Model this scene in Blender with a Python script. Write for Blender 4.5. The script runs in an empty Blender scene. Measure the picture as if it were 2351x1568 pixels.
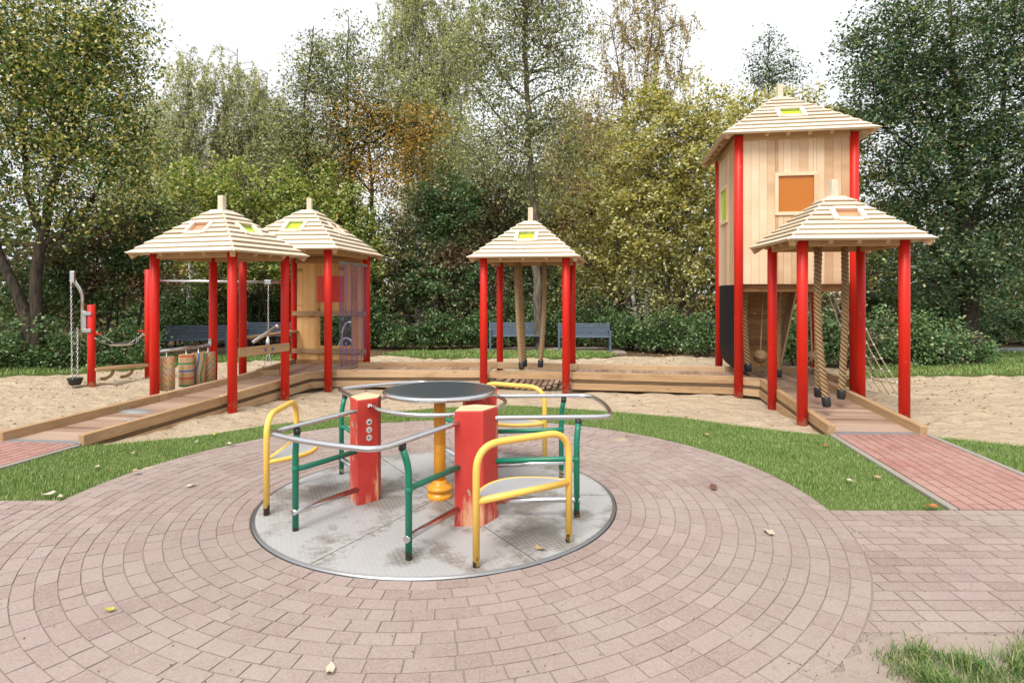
import bpy, math, random
import numpy as np
from mathutils import Vector, Matrix
R = math.radians
random.seed(7); rng = np.random.default_rng(7)
scene = bpy.context.scene
col = scene.collection

# ------------------------------------------------------------------ camera, sky, sun, exposure
FPX, CX, CY, EYE = 1405.0, 1175.5, 668.0, 1.9          # survey of the photograph (2351 x 1568 frame)
cam = bpy.data.cameras.new("camera"); camo = bpy.data.objects.new("camera", cam); col.objects.link(camo)
camo.location = (0, 0, EYE); camo.rotation_euler = (R(90), 0, 0)
cam.sensor_width = 36; cam.lens = 36 * FPX / 2351; cam.shift_y = -(784 - CY) / 2351; cam.clip_end = 2000
scene.camera = camo
SUN_EL, SUN_AZ = R(52), R(205)                          # azimuth clockwise from +Y: behind the camera, a little left
w = bpy.data.worlds.new("World"); scene.world = w; w.use_nodes = True
nt = w.node_tree; bg = nt.nodes["Background"]
sky = nt.nodes.new("ShaderNodeTexSky"); sky.sky_type = 'NISHITA'; sky.sun_disc = False
sky.sun_elevation = SUN_EL; sky.sun_rotation = SUN_AZ; sky.dust_density = 6; sky.air_density = 1.5
hs = nt.nodes.new("ShaderNodeHueSaturation"); hs.inputs["Saturation"].default_value = 0.06
mxw = nt.nodes.new("ShaderNodeMix"); mxw.data_type = 'RGBA'; mxw.inputs[0].default_value = 0.72
mxw.inputs[7].default_value = (9.3, 9.5, 9.9, 1)        # even overcast cloud cover over the sky
nt.links.new(sky.outputs[0], hs.inputs["Color"]); nt.links.new(hs.outputs[0], mxw.inputs[6])
tcw = nt.nodes.new("ShaderNodeTexCoord"); nzw = nt.nodes.new("ShaderNodeTexNoise"); nzw.inputs["Scale"].default_value = 2.2; nzw.inputs["Detail"].default_value = 5
mpw = nt.nodes.new("ShaderNodeMapping"); mpw.inputs["Scale"].default_value = (1, 1, 2.6); nt.links.new(tcw.outputs["Generated"], mpw.inputs[0]); nt.links.new(mpw.outputs[0], nzw.inputs["Vector"])
rpw = nt.nodes.new("ShaderNodeMapRange"); rpw.inputs[1].default_value = .3; rpw.inputs[2].default_value = .7; rpw.inputs[3].default_value = .84; rpw.inputs[4].default_value = 1.1; nt.links.new(nzw.outputs[0], rpw.inputs[0])
mlw = nt.nodes.new("ShaderNodeVectorMath"); mlw.operation = 'SCALE'; nt.links.new(mxw.outputs[2], mlw.inputs[0]); nt.links.new(rpw.outputs[0], mlw.inputs["Scale"])   # soft cloud layers
nt.links.new(mlw.outputs[0], bg.inputs["Color"]); bg.inputs["Strength"].default_value = 0.084
sl = bpy.data.lights.new("sun", 'SUN'); sl.energy = 2.1; sl.angle = R(30); sl.color = (1, 0.965, 0.91)
so = bpy.data.objects.new("sun", sl); col.objects.link(so)
sd = Vector((math.sin(SUN_AZ) * math.cos(SUN_EL), math.cos(SUN_AZ) * math.cos(SUN_EL), math.sin(SUN_EL)))
so.rotation_euler = sd.to_track_quat('Z', 'Y').to_euler()
scene.view_settings.view_transform = 'Standard'; scene.view_settings.look = 'None'
scene.view_settings.gamma = 1; scene.view_settings.use_curve_mapping = False
scene.view_settings.exposure = 0.88
scene.cycles.max_bounces = 7; scene.cycles.diffuse_bounces = 4; scene.cycles.transparent_max_bounces = 12
scene.cycles.use_denoising = True

# ------------------------------------------------------------------ helpers
def at(px, py, Y): return Vector(((px - CX) / FPX * Y, Y, EYE - (py - CY) / FPX * Y))
def gp(px, py, z=0.0):
    Y = (EYE - z) * FPX / (py - CY); return Vector(((px - CX) / FPX * Y, Y, z))

class MB:
    """collects shapes; every shape keeps metre-scaled UVs running along its length"""
    def __init__(s): s.v = []; s.f = []; s.uv = []; s.sm = []
    def add(s, vs, fs, uvs=None, smooth=False):
        o = len(s.v); s.v += [tuple(p) for p in vs]
        for i, f in enumerate(fs):
            s.f.append([o + k for k in f]); s.sm.append(smooth)
            s.uv += (uvs[i] if uvs else [(0, 0)] * len(f))
    def hexa(s, p, along=None):
        """p: 8 corners, bottom ring 0-3, top ring 4-7"""
        p = [Vector(q) for q in p]
        fs = [(0, 3, 2, 1), (4, 5, 6, 7), (0, 1, 5, 4), (1, 2, 6, 5), (2, 3, 7, 6), (3, 0, 4, 7)]
        if along is None:
            e = [(p[1] - p[0]), (p[3] - p[0]), (p[4] - p[0])]
            along = max(e, key=lambda q: q.length)
        a = along.normalized(); b = a.orthogonal()
        if abs(a.z) < .9: b = a.cross(Vector((0, 0, 1)))
        b.normalize(); c = a.cross(b); ou, ov = random.random() * 50, random.random() * 50
        uvs = [[(p[k].dot(a) - p[0].dot(a) + ou, (p[k] - p[0]).dot(b) + (p[k] - p[0]).dot(c) + ov) for k in f] for f in fs]
        s.add(p, fs, uvs)
    def box(s, c, size, rz=0.0, along=None):
        x, y, z = [q / 2 for q in size]; cs, sn = math.cos(rz), math.sin(rz)
        pts = []
        for dz in (-z, z):
            for dx, dy in ((-x, -y), (x, -y), (x, y), (-x, y)):
                pts.append((c[0] + dx * cs - dy * sn, c[1] + dx * sn + dy * cs, c[2] + dz))
        s.hexa(pts, along)
    def beam(s, a, b, wd, ht, up=(0, 0, 1)):
        a, b = Vector(a), Vector(b); d = (b - a).normalized(); up = Vector(up)
        r = d.cross(up).normalized(); u = r.cross(d).normalized()
        r *= wd / 2; u *= ht / 2
        s.hexa([a - r - u, a + r - u, b + r - u, b - r - u, a - r + u, a + r + u, b + r + u, b - r + u], d)
    def tube(s, pts, r, n=10, cap=True, closed=False):
        pts = [Vector(p) for p in pts]; m = len(pts)
        rr = r if isinstance(r, (list, tuple)) else [r] * m
        vs = []; nrm = None; L = 0; us = []
        for i, p in enumerate(pts):
            if closed: t = pts[(i + 1) % m] - pts[i - 1]
            else: t = pts[min(i + 1, m - 1)] - pts[max(i - 1, 0)]
            t.normalize()
            if nrm is None: nrm = t.orthogonal().normalized()
            nrm = (nrm - t * nrm.dot(t)).normalized(); bi = t.cross(nrm)
            if i: L += (p - pts[i - 1]).length
            us.append(L)
            for k in range(n):
                a = 2 * math.pi * k / n
                vs.append(p + (nrm * math.cos(a) + bi * math.sin(a)) * rr[i])
        fs = []; uvs = []; ou = random.random() * 30
        for i in range(m if closed else m - 1):
            j = (i + 1) % m
            for k in range(n):
                l = (k + 1) % n
                fs.append((i * n + k, i * n + l, j * n + l, j * n + k))
                c = 2 * math.pi * rr[i]
                uvs.append([(us[i] + ou, c * k / n), (us[i] + ou, c * (k + 1) / n), (us[j] + ou, c * (k + 1) / n), (us[j] + ou, c * k / n)])
        s.add(vs, fs, uvs, True)
        if cap and not closed:
            o = len(s.v) - len(vs)
            for ring in (range(n - 1, -1, -1), range((m - 1) * n, m * n)):
                s.f.append([o + k for k in ring]); s.sm.append(False); s.uv += [(ou, .01 * k) for k in range(n)]
    def lathe(s, prof, c=(0, 0, 0), n=32, smooth=True):
        vs = []; fs = []
        for r, z in prof:
            for k in range(n):
                a = 2 * math.pi * k / n; vs.append((c[0] + r * math.cos(a), c[1] + r * math.sin(a), c[2] + z))
        for i in range(len(prof) - 1):
            for k in range(n):
                l = (k + 1) % n; fs.append((i * n + k, i * n + l, (i + 1) * n + l, (i + 1) * n + k))
        uvs = [[(vs[q][2], math.atan2(vs[q][1] - c[1], vs[q][0] - c[0])) for q in f] for f in fs]
        s.add(vs, fs, uvs, smooth)
        o = len(s.v) - len(vs); m = len(prof)
        s.f.append([o + k for k in range(n - 1, -1, -1)]); s.sm.append(False); s.uv += [(0, 0)] * n
        s.f.append([o + k for k in range((m - 1) * n, m * n)]); s.sm.append(False); s.uv += [(0, 0)] * n
    def prism(s, poly, z0, z1):
        n = len(poly); vs = [(p[0], p[1], z0) for p in poly] + [(p[0], p[1], z1) for p in poly]
        fs = [tuple(range(n - 1, -1, -1)), tuple(range(n, 2 * n))] + [(k, (k + 1) % n, n + (k + 1) % n, n + k) for k in range(n)]
        L = [0]
        for k in range(n): L.append(L[-1] + math.dist(poly[k], poly[(k + 1) % n]))
        uvs = [[(p[0], p[1]) for p in reversed(poly)], [(p[0], p[1]) for p in poly]]
        uvs += [[(z0, L[k]), (z0, L[k + 1]), (z1, L[k + 1]), (z1, L[k])] for k in range(n)]
        s.add(vs, fs, uvs)
    def build(s, name, m, parent=None, bevel=0.0, segs=2):
        me = bpy.data.meshes.new(name); me.from_pydata(s.v, [], s.f)
        ul = me.uv_layers.new(name="UVMap"); ul.data.foreach_set("uv", np.array(s.uv, dtype=np.float32).ravel())
        me.polygons.foreach_set("use_smooth", np.array(s.sm, dtype=bool)); me.materials.append(m); me.update()
        o = bpy.data.objects.new(name, me); col.objects.link(o)
        if parent: o.parent = parent
        if bevel:
            b = o.modifiers.new("bevel", 'BEVEL'); b.width = bevel; b.segments = segs; b.limit_method = 'ANGLE'; b.angle_limit = R(40)
        return o

def np_mesh(name, V, F, m, parent=None, smooth=False):
    """V (n,3), F (k,c) all polygons with c corners"""
    V = np.asarray(V, np.float32); F = np.asarray(F, np.int32); c = F.shape[1]
    me = bpy.data.meshes.new(name); me.vertices.add(len(V)); me.vertices.foreach_set("co", V.ravel())
    me.loops.add(F.size); me.loops.foreach_set("vertex_index", F.ravel())
    me.polygons.add(len(F)); me.polygons.foreach_set("loop_start", np.arange(len(F), dtype=np.int32) * c)
    me.polygons.foreach_set("use_smooth", np.full(len(F), smooth, bool))
    me.materials.append(m); me.update(calc_edges=True); me.validate()
    o = bpy.data.objects.new(name, me); col.objects.link(o)
    if parent: o.parent = parent
    return o

def tag(o, label=None, cat=None, group=None, kind=None):
    if label: o["label"] = label
    if cat: o["category"] = cat
    if group: o["group"] = group
    if kind: o["kind"] = kind
    return o
def thing(name, label, cat, loc=(0, 0, 0), rz=0.0, group=None):
    o = bpy.data.objects.new(name, None); col.objects.link(o); o.empty_display_size = .2
    o.location = loc; o.rotation_euler = (0, 0, rz); return tag(o, label, cat, group)
def keep_world(o, root):
    o.matrix_parent_inverse = Matrix.LocRotScale(root.location, root.rotation_euler, None).inverted(); return o
def copy_tree(o, parent=None):
    c = o.copy(); col.objects.link(c); c.parent = parent
    for ch in list(o.children): copy_tree(ch, c)
    return c
def arc(c, r, a0, a1, n, z): return [Vector((c[0] + r * math.cos(a0 + (a1 - a0) * k / n), c[1] + r * math.sin(a0 + (a1 - a0) * k / n), z)) for k in range(n + 1)]
def fillet(pts, rad, n=6):
    """polyline with rounded corners"""
    pts = [Vector(p) for p in pts]; out = [pts[0]]
    for i in range(1, len(pts) - 1):
        p, a, b = pts[i], pts[i - 1], pts[i + 1]
        r = min(rad, (a - p).length * .49, (b - p).length * .49)
        q0 = p + (a - p).normalized() * r; q1 = p + (b - p).normalized() * r
        for k in range(n + 1):
            t = k / n; out.append(q0 * (1 - t) ** 2 + p * 2 * t * (1 - t) + q1 * t * t)
    out.append(pts[-1]); return out

# ------------------------------------------------------------------ materials
class NM:
    def __init__(s, name, rough=.6, spec=.3):
        s.m = bpy.data.materials.new(name); s.m.use_nodes = True; s.t = s.m.node_tree; s.n = s.t.nodes
        s.b = s.n["Principled BSDF"]; s.b.inputs["Roughness"].default_value = rough; s.b.inputs["Specular IOR Level"].default_value = spec
    def N(s, t, **k):
        n = s.n.new(t)
        for a, v in k.items(): setattr(n, a, v)
        return n
    def L(s, a, b): s.t.links.new(a, b)
    def val(s, x, sock):
        if isinstance(x, (int, float)): sock.default_value = x
        elif isinstance(x, (tuple, list)): sock.default_value = (*x, 1) if len(x) == 3 and len(sock.default_value) == 4 else x
        else: s.L(x, sock)
    def math(s, op, a, b=0.0, c=None):
        n = s.N("ShaderNodeMath", operation=op); s.val(a, n.inputs[0]); s.val(b, n.inputs[1])
        if c is not None: s.val(c, n.inputs[2])
        return n.outputs[0]
    def noise(s, scale, detail=4, vec=None, rough=.55, out=0):
        n = s.N("ShaderNodeTexNoise"); n.inputs["Scale"].default_value = scale; n.inputs["Detail"].default_value = detail
        n.inputs["Roughness"].default_value = rough
        if vec is not None: s.L(vec, n.inputs["Vector"])
        return n.outputs[out]
    def ramp(s, f, stops, interp='LINEAR'):
        n = s.N("ShaderNodeValToRGB"); n.color_ramp.interpolation = interp; e = n.color_ramp.elements
        while len(e) < len(stops): e.new(.5)
        for i, (p, c) in enumerate(stops):
            e[i].position = p; e[i].color = (*c, 1) if len(c) == 3 else c
        s.L(f, n.inputs[0]); return n.outputs[0]
    def mix(s, f, a, b, mode='MIX'):
        n = s.N("ShaderNodeMix", data_type='RGBA', blend_type=mode); s.val(f, n.inputs[0]); s.val(a, n.inputs[6]); s.val(b, n.inputs[7])
        return n.outputs[2]
    def obj(s): return s.N("ShaderNodeTexCoord").outputs["Object"]
    def wpos(s): return s.N("ShaderNodeNewGeometry").outputs["Position"]
    def uv(s): return s.N("ShaderNodeTexCoord").outputs["UV"]
    def island(s): return s.N("ShaderNodeNewGeometry").outputs["Random Per Island"]
    def mapv(s, v, sc):
        n = s.N("ShaderNodeVectorMath", operation='MULTIPLY'); s.L(v, n.inputs[0]); n.inputs[1].default_value = sc; return n.outputs[0]
    def base(s, c): s.val(c, s.b.inputs["Base Color"]); return s
    def bump(s, h, strength=.3, dist=.01):
        n = s.N("ShaderNodeBump"); n.inputs["Strength"].default_value = strength; n.inputs["Distance"].default_value = dist
        s.L(h, n.inputs["Height"]); s.L(n.outputs[0], s.b.inputs["Normal"]); return s

def wood(name, dark, mid, light, knots=.5, dirt=0.0, dirtcol=(.12, .08, .05), rough=.7, vary=.5):
    k = NM(name, rough, .25); uv = k.uv()
    g = k.noise(1, 6, k.mapv(uv, (2.2, 55, 1)), .6); g2 = k.noise(1, 3, k.mapv(uv, (.9, 9, 1)))
    isl = k.island()
    f = k.math('ADD', k.math('MULTIPLY', g, .5), k.math('MULTIPLY', g2, .35)); f = k.math('ADD', f, k.math('MULTIPLY', k.math('SUBTRACT', isl, .5), vary * .5))
    c = k.ramp(f, [(.18, dark), (.45, mid), (.72, light)])
    vo = k.N("ShaderNodeTexVoronoi"); vo.inputs["Scale"].default_value = 1; k.L(k.mapv(uv, (2.3, 8, 1)), vo.inputs["Vector"])
    kn = k.ramp(vo.outputs["Distance"], [(.05, (1, 1, 1)), (.16, (0, 0, 0))])
    c = k.mix(k.math('MULTIPLY', kn, knots), c, tuple(q * .5 for q in dark))
    if dirt:
        dn = k.noise(1, 6, k.mapv(uv, (1.3, 3.5, 1)), .7); dn = k.ramp(dn, [(.52, (0, 0, 0)), (.75, (1, 1, 1))])
        c = k.mix(k.math('MULTIPLY', dn, dirt), c, dirtcol)
    k.base(c); k.bump(g, .25, .004); return k.m

def paint(name, c, worn=None, wornscale=6, wornlo=.66, rough=.35, speckle=.0):
    k = NM(name, rough, .3); p = k.obj()
    n = k.noise(3, 5, p); b = k.mix(k.math('MULTIPLY', n, .35), c, tuple(q * .72 for q in c))
    if worn:
        q = k.noise(wornscale, 8, p, .65); mk = k.ramp(q, [(wornlo, (0, 0, 0)), (wornlo + .03, (1, 1, 1))]); b = k.mix(mk, b, worn)
    if speckle:
        q = k.noise(45, 3, p); mk = k.ramp(q, [(.72, (0, 0, 0)), (.75, (1, 1, 1))]); b = k.mix(k.math('MULTIPLY', mk, speckle), b, (.08, .05, .03))
    k.base(b); k.bump(k.noise(25, 3, p), .06, .003); return k.m

M = {}
def redp():
    k = NM('red_post_paint', .42, .3); p = k.obj(); sx = k.N("ShaderNodeSeparateXYZ"); k.L(p, sx.inputs[0])
    b = k.mix(k.ramp(k.noise(1, 6, k.mapv(p, (3, 3, .8)), .65), [(.3, (0, 0, 0)), (.75, (1, 1, 1))]), (.62, .018, .007), (.47, .012, .006))
    lo = k.ramp(sx.outputs[2], [(0, (1, 1, 1)), (.28, (0, 0, 0))]); n = k.noise(9, 7, p, .7)
    mk = k.ramp(k.math('ADD', n, k.math('MULTIPLY', lo, .2)), [(.64, (0, 0, 0)), (.76, (1, 1, 1))]); b = k.mix(k.math('MULTIPLY', mk, .75), b, (.42, .25, .16))
    ch = k.ramp(k.noise(17, 6, p, .6), [(.735, (0, 0, 0)), (.75, (1, 1, 1))]); b = k.mix(k.math('MULTIPLY', ch, .6), b, (.25, .03, .02)); k.base(b); k.bump(k.noise(1, 4, k.mapv(p, (14, 14, 2))), .08, .004); return k.m
M['red'] = redp()
M['roofwood'] = wood('pale_roof_planks', (.46, .35, .24), (.66, .565, .435), (.76, .685, .565), .3, .18, (.36, .28, .2), vary=.5)
M['wallwood'] = wood('larch_wall_planks', (.42, .24, .125), (.63, .45, .285), (.73, .58, .41), .6, .12, (.38, .22, .12), vary=.7)
M['warmwood'] = wood('warm_brown_planks', (.20, .095, .035), (.38, .205, .085), (.50, .29, .135), .7, .35, (.15, .08, .04), vary=.6)
M['goldwood'] = wood('golden_back_wall_planks', (.36, .17, .05), (.67, .385, .14), (.78, .51, .235), .8, .1, (.2, .1, .05), vary=.6)
M['shadewood'] = wood('gap_shade_timber', (.05, .03, .015), (.12, .075, .04), (.26, .17, .09), .5, .5, (.02, .015, .01))  # plank-end timber, near black to paint in the shade of the kerb gap
M['kerbwood'] = wood('timber_kerb', (.27, .155, .07), (.44, .29, .16), (.56, .41, .265), .5, .7, (.16, .10, .06), vary=.7)
M['deckwood'] = wood('weathered_deck_boards', (.17, .10, .065), (.31, .205, .145), (.42, .31, .235), .2, .55, (.37, .27, .2), vary=.7)
M['rafter'] = wood('rafter_timber', (.33, .19, .08), (.5, .32, .16), (.58, .4, .23), .4, .15)
def simple(name, c, rough=.5, metal=0.0, spec=.5, var=.25, scale=8, bump=.05):
    k = NM(name, rough, spec); k.b.inputs["Metallic"].default_value = metal; p = k.obj()
    n = k.noise(scale, 5, p); k.base(k.mix(k.math('MULTIPLY', n, var * 2), c, tuple(q * .6 for q in c)))
    k.bump(k.noise(scale * 8, 3, p), bump, .003); return k.m
M['steel'] = simple('brushed_steel', (.66, .66, .67), .22, 1.0, var=.15)
def grate():
    k = NM('perforated_grate', .45, .5); k.b.inputs["Metallic"].default_value = .7; br = k.N("ShaderNodeTexBrick"); k.L(k.obj(), br.inputs["Vector"]); br.offset = 0
    br.inputs["Scale"].default_value = 1; br.inputs["Brick Width"].default_value = .075; br.inputs["Row Height"].default_value = .075; br.inputs["Mortar Size"].default_value = .02; br.inputs["Mortar Smooth"].default_value = 0
    k.base(k.mix(br.outputs["Fac"], (.03, .03, .03), (.42, .43, .44))); return k.m
M['grate'] = grate()
M['dullsteel'] = simple('dull_rim_steel', (.34, .34, .34), .45, .8, var=.3)
M['galv'] = simple('galvanised_sheet', (.42, .43, .44), .5, .7, var=.3)
M['rubber'] = simple('black_rubber', (.018, .018, .02), .45)
M['blackplastic'] = simple('dark_ribbed_rubber', (.012, .012, .013), .3)
M['bench'] = simple('slate_blue_bench_paint', (.095, .125, .17), .45, var=.15)
M['concrete'] = simple('concrete_kerb', (.31, .275, .23), .85, var=.3, scale=5, bump=.25)
M['rope'] = simple('hemp_rope', (.34, .225, .12), .95, spec=.05, var=.4, scale=25, bump=.8)
M['thinrope'] = simple('pale_rope', (.5, .4, .28), .9, spec=.1)
M['white'] = simple('pale_info_plate', (.62, .6, .55), .5)
M['ink'] = simple('plate_pictogram', (.05, .05, .05), .5)
def plastic(name, c, opaque=.5):
    k = NM(name, .25, .5); k.base(c)
    tr = k.N("ShaderNodeBsdfTransparent"); tr.inputs[0].default_value = (*[min(1, q * 1.25) for q in c], 1)
    mx = k.N("ShaderNodeMixShader"); mx.inputs[0].default_value = opaque
    k.L(tr.outputs[0], mx.inputs[1]); k.L(k.b.outputs[0], mx.inputs[2]); k.L(mx.outputs[0], k.n["Material Output"].inputs[0]); return k.m
M['orange'] = plastic('orange_acrylic', (.46, .145, .012), .93)
M['salmon'] = plastic('orange_acrylic_skylight', (.80, .34, .19), .85)
M['lime'] = plastic('lime_acrylic', (.50, .72, .05), .85)
M['redpane'] = plastic('red_acrylic', (.70, .045, .015), .9)
M['blue'] = plastic('violet_blue_pvc_strip', (.64, .58, .74), .08)
M['blueedge'] = plastic('violet_blue_strip_edge', (.22, .21, .66), .5)

# carousel paints
def worn_metal(name, c, under, amt=.62, lowrust=.42):
    k = NM(name, .38, .5); p = k.obj(); sx = k.N("ShaderNodeSeparateXYZ"); k.L(p, sx.inputs[0])
    n = k.noise(7, 7, p, .65); low = k.ramp(sx.outputs[2], [(.0, (1, 1, 1)), (.17, (0, 0, 0))])
    m1 = k.math('ADD', n, k.math('MULTIPLY', low, .30)); mk = k.ramp(m1, [(amt + .06, (0, 0, 0)), (amt + .09, (1, 1, 1))])
    b = k.mix(k.math('MULTIPLY', k.noise(4, 4, p), .4), c, tuple(q * .7 for q in c)); b = k.mix(mk, b, under)
    rust = k.ramp(k.math('ADD', k.noise(12, 6, p), k.math('MULTIPLY', k.ramp(sx.outputs[2], [(.0, (1, 1, 1)), (.13, (0, 0, 0))]), lowrust)), [(.72, (0, 0, 0)), (.8, (1, 1, 1))])
    b = k.mix(rust, b, (.06, .03, .015))
    sp = k.ramp(k.noise(38, 3, p), [(.71, (0, 0, 0)), (.74, (1, 1, 1))]); b = k.mix(k.math('MULTIPLY', sp, .7), b, (.18, .10, .03))
    k.base(b); k.bump(n, .1, .003); return k.m
M['yellow'] = worn_metal('worn_yellow_paint', (.80, .50, .095), (.74, .62, .40), .66)
M['amber'] = worn_metal('amber_column_paint', (.74, .31, .018), (.5, .3, .1), .9, .12)
M['green'] = worn_metal('worn_green_paint', (.004, .165, .095), (.68, .56, .34), .66)
def ped():
    k = NM('worn_red_pedestal_paint', .55, .3); p = k.obj(); sx = k.N("ShaderNodeSeparateXYZ"); k.L(p, sx.inputs[0])
    v = k.mapv(p, (9, 9, 2.2)); n = k.noise(1, 7, v, .65)
    low = k.ramp(sx.outputs[2], [(.0, (1, 1, 1)), (.3, (0, 0, 0))])
    b = k.mix(k.noise(3, 7, k.mapv(p, (2, 2, 1.2)), .65), (.38, .018, .014), (.57, .065, .048))
    mk = k.ramp(k.math('ADD', n, k.math('MULTIPLY', low, .14)), [(.60, (0, 0, 0)), (.72, (1, 1, 1))])
    b = k.mix(k.math('MULTIPLY', mk, .85), b, (.62, .36, .2))
    ch = k.ramp(k.noise(5.5, 6, p, .5), [(.66, (0, 0, 0)), (.675, (1, 1, 1))]); b = k.mix(ch, b, (.33, .27, .2))
    k.base(b); k.bump(n, .12, .004); return k.m
M['pedestal'] = ped()
M['endgrain'] = wood('bare_pedestal_top', (.5, .34, .18), (.66, .5, .3), (.75, .6, .4), .1, .3)
def plate():
    k = NM('tread_plate_floor', .5, .35); p = k.obj(); k.b.inputs["Metallic"].default_value = .15
    def bars(ang):
        mp = k.N("ShaderNodeMapping"); k.L(p, mp.inputs[0]); mp.inputs["Rotation"].default_value = (0, 0, ang)
        br = k.N("ShaderNodeTexBrick"); br.offset = .5; k.L(mp.outputs[0], br.inputs["Vector"]); br.inputs["Scale"].default_value = 11
        br.inputs["Mortar Size"].default_value = .07; br.inputs["Brick Width"].default_value = .55; br.inputs["Row Height"].default_value = .3
        return k.math('SUBTRACT', 1.0, br.outputs["Fac"])
    h = k.math('MULTIPLY', bars(R(20)), 1.0); n = k.noise(1.7, 7, p, .62); fine = k.noise(22, 5, p)
    b = k.mix(k.math('ADD', k.math('MULTIPLY', n, .7), k.math('MULTIPLY', fine, .3)), (.31, .305, .295), (.455, .45, .44)); b = k.mix(k.math('MULTIPLY', h, .25), b, (.54, .535, .525))
    d = k.ramp(k.math('ADD', n, k.math('MULTIPLY', fine, .25)), [(.61, (0, 0, 0)), (.74, (1, 1, 1))])
    b = k.mix(k.math('MULTIPLY', d, k.math('SUBTRACT', .95, k.math('MULTIPLY', h, .25))), b, (.19, .165, .135))
    sc = k.ramp(k.noise(9, 8, p, .7), [(.60, (0, 0, 0)), (.72, (1, 1, 1))]); b = k.mix(k.math('MULTIPLY', sc, k.math('MULTIPLY', h, .4)), b, (.32, .28, .23))
    for cx, cy, cr in ((-.99, .14, .42), (.86, -.93, .36), (-.45, -.15, .3), (.25, -.42, .3), (.3, .5, .3), (-.1, -1.25, .2), (1.2, -.45, .2)):
        dv = k.N("ShaderNodeVectorMath", operation='DISTANCE'); k.L(p, dv.inputs[0]); dv.inputs[1].default_value = (cx, cy, 0)
        q = k.math('ADD', k.math('SUBTRACT', 1.0, k.math('DIVIDE', dv.outputs["Value"], cr)), k.math('MULTIPLY', k.math('SUBTRACT', k.noise(6, 6, p, .65), .5), 1.3))
        q = k.ramp(q, [(.12, (0, 0, 0)), (.5, (1, 1, 1))]); b = k.mix(k.math('MULTIPLY', q, k.math('SUBTRACT', .85, k.math('MULTIPLY', h, .45))), b, (.15, .13, .105))
    # six panel seams
    sx = k.N("ShaderNodeSeparateXYZ"); k.L(p, sx.inputs[0])
    a = k.math('ARCTAN2', sx.outputs[1], sx.outputs[0]); rr = k.N("ShaderNodeVectorMath", operation='LENGTH'); k.L(p, rr.inputs[0])
    q = k.math('PINGPONG', k.math('ADD', a, R(58) + 10 * math.pi), math.pi / 6)
    dist = k.math('MULTIPLY', q, rr.outputs["Value"]); seam = k.math('LESS_THAN', dist, .004)
    halo = k.math('MULTIPLY', k.math('LESS_THAN', dist, .075), k.ramp(fine, [(.5, (0, 0, 0)), (.7, (1, 1, 1))]))
    b = k.mix(k.math('MULTIPLY', halo, .75), b, (.2, .17, .14)); b = k.mix(seam, b, (.05, .045, .04))
    k.base(b); k.bump(k.math('SUBTRACT', h, k.math('MULTIPLY', seam, 2)), .35, .004); return k.m
M['plate'] = plate()
M['tabletop'] = simple('dark_slate_table', (.055, .068, .078), .28, var=.5, scale=3)
M['seat'] = simple('grey_seat_panel', (.36, .37, .38), .4, var=.15)
# ground materials
def sand():
    k = NM('sand', .95, .1); p = k.wpos()
    n = k.noise(.5, 6, p); f = k.noise(9, 8, p, .7); g = k.noise(160, 2, p)
    b = k.mix(n, (.53, .41, .275), (.64, .525, .385)); b = k.mix(k.math('MULTIPLY', k.ramp(f, [(.45, (0, 0, 0)), (.75, (1, 1, 1))]), .4), b, (.40, .285, .175))
    b = k.mix(k.math('MULTIPLY', g, .35), b, (.36, .27, .18))
    sp = k.ramp(k.noise(26, 5, k.mapv(p, (.5, 1, 1)), .65), [(.63, (0, 0, 0)), (.67, (1, 1, 1))]); b = k.mix(k.math('MULTIPLY', sp, .6), b, (.19, .115, .06))
    k.base(b); k.bump(k.math('ADD', f, k.math('MULTIPLY', k.noise(3.2, 5, p), 2)), 1.0, .09); return k.m
M['sand'] = sand()
def soil():
    k = NM('leaf_strewn_soil', .95, .1); p = k.wpos(); n = k.noise(3, 8, p, .7)
    vo = k.N("ShaderNodeTexVoronoi"); vo.inputs["Scale"].default_value = 16; k.L(p, vo.inputs["Vector"])
    b = k.mix(n, (.055, .04, .025), (.15, .10, .06)); lf = k.ramp(vo.outputs["Color"], [(.6, (0, 0, 0)), (.8, (1, 1, 1))])
    b = k.mix(k.math('MULTIPLY', lf, .5), b, (.26, .17, .07)); k.base(b); k.bump(n, .8, .05); return k.m
M['soil'] = soil()
def lawn():
    k = NM('lawn_turf', .9, .1); p = k.wpos(); n = k.noise(1.4, 6, p, .6)
    k.base(k.mix(n, (.055, .105, .02), (.16, .19, .065))); k.bump(k.noise(60, 4, p), .8, .03); return k.m
M['lawn'] = lawn()
def leafmat(name, stops, trans=.35, patch=None, rough=.5, spec=.3, pscale=.5, gain=1.6):
    sc_ = lambda st: [(p, tuple(min(.62, q * gain) for q in c)) for p, c in st]
    stops = sc_(stops); patch = sc_(patch) if patch else None
    k = NM(name, rough, spec); isl = k.island(); c = k.ramp(isl, stops)
    if patch:
        n = k.noise(pscale, 3, k.wpos()); mk = k.ramp(n, [(.48, (0, 0, 0)), (.64, (1, 1, 1))]); c = k.mix(k.math('MULTIPLY', mk, .75), c, k.ramp(isl, patch))
    k.base(c); tl = k.N("ShaderNodeBsdfTranslucent"); k.L(k.mix(1.0, c, (1.25, 1.2, .7), 'MULTIPLY'), tl.inputs[0])
    mx = k.N("ShaderNodeMixShader"); mx.inputs[0].default_value = trans
    k.L(k.b.outputs[0], mx.inputs[1]); k.L(tl.outputs[0], mx.inputs[2]); k.L(mx.outputs[0], k.n["Material Output"].inputs[0]); return k.m
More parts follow.
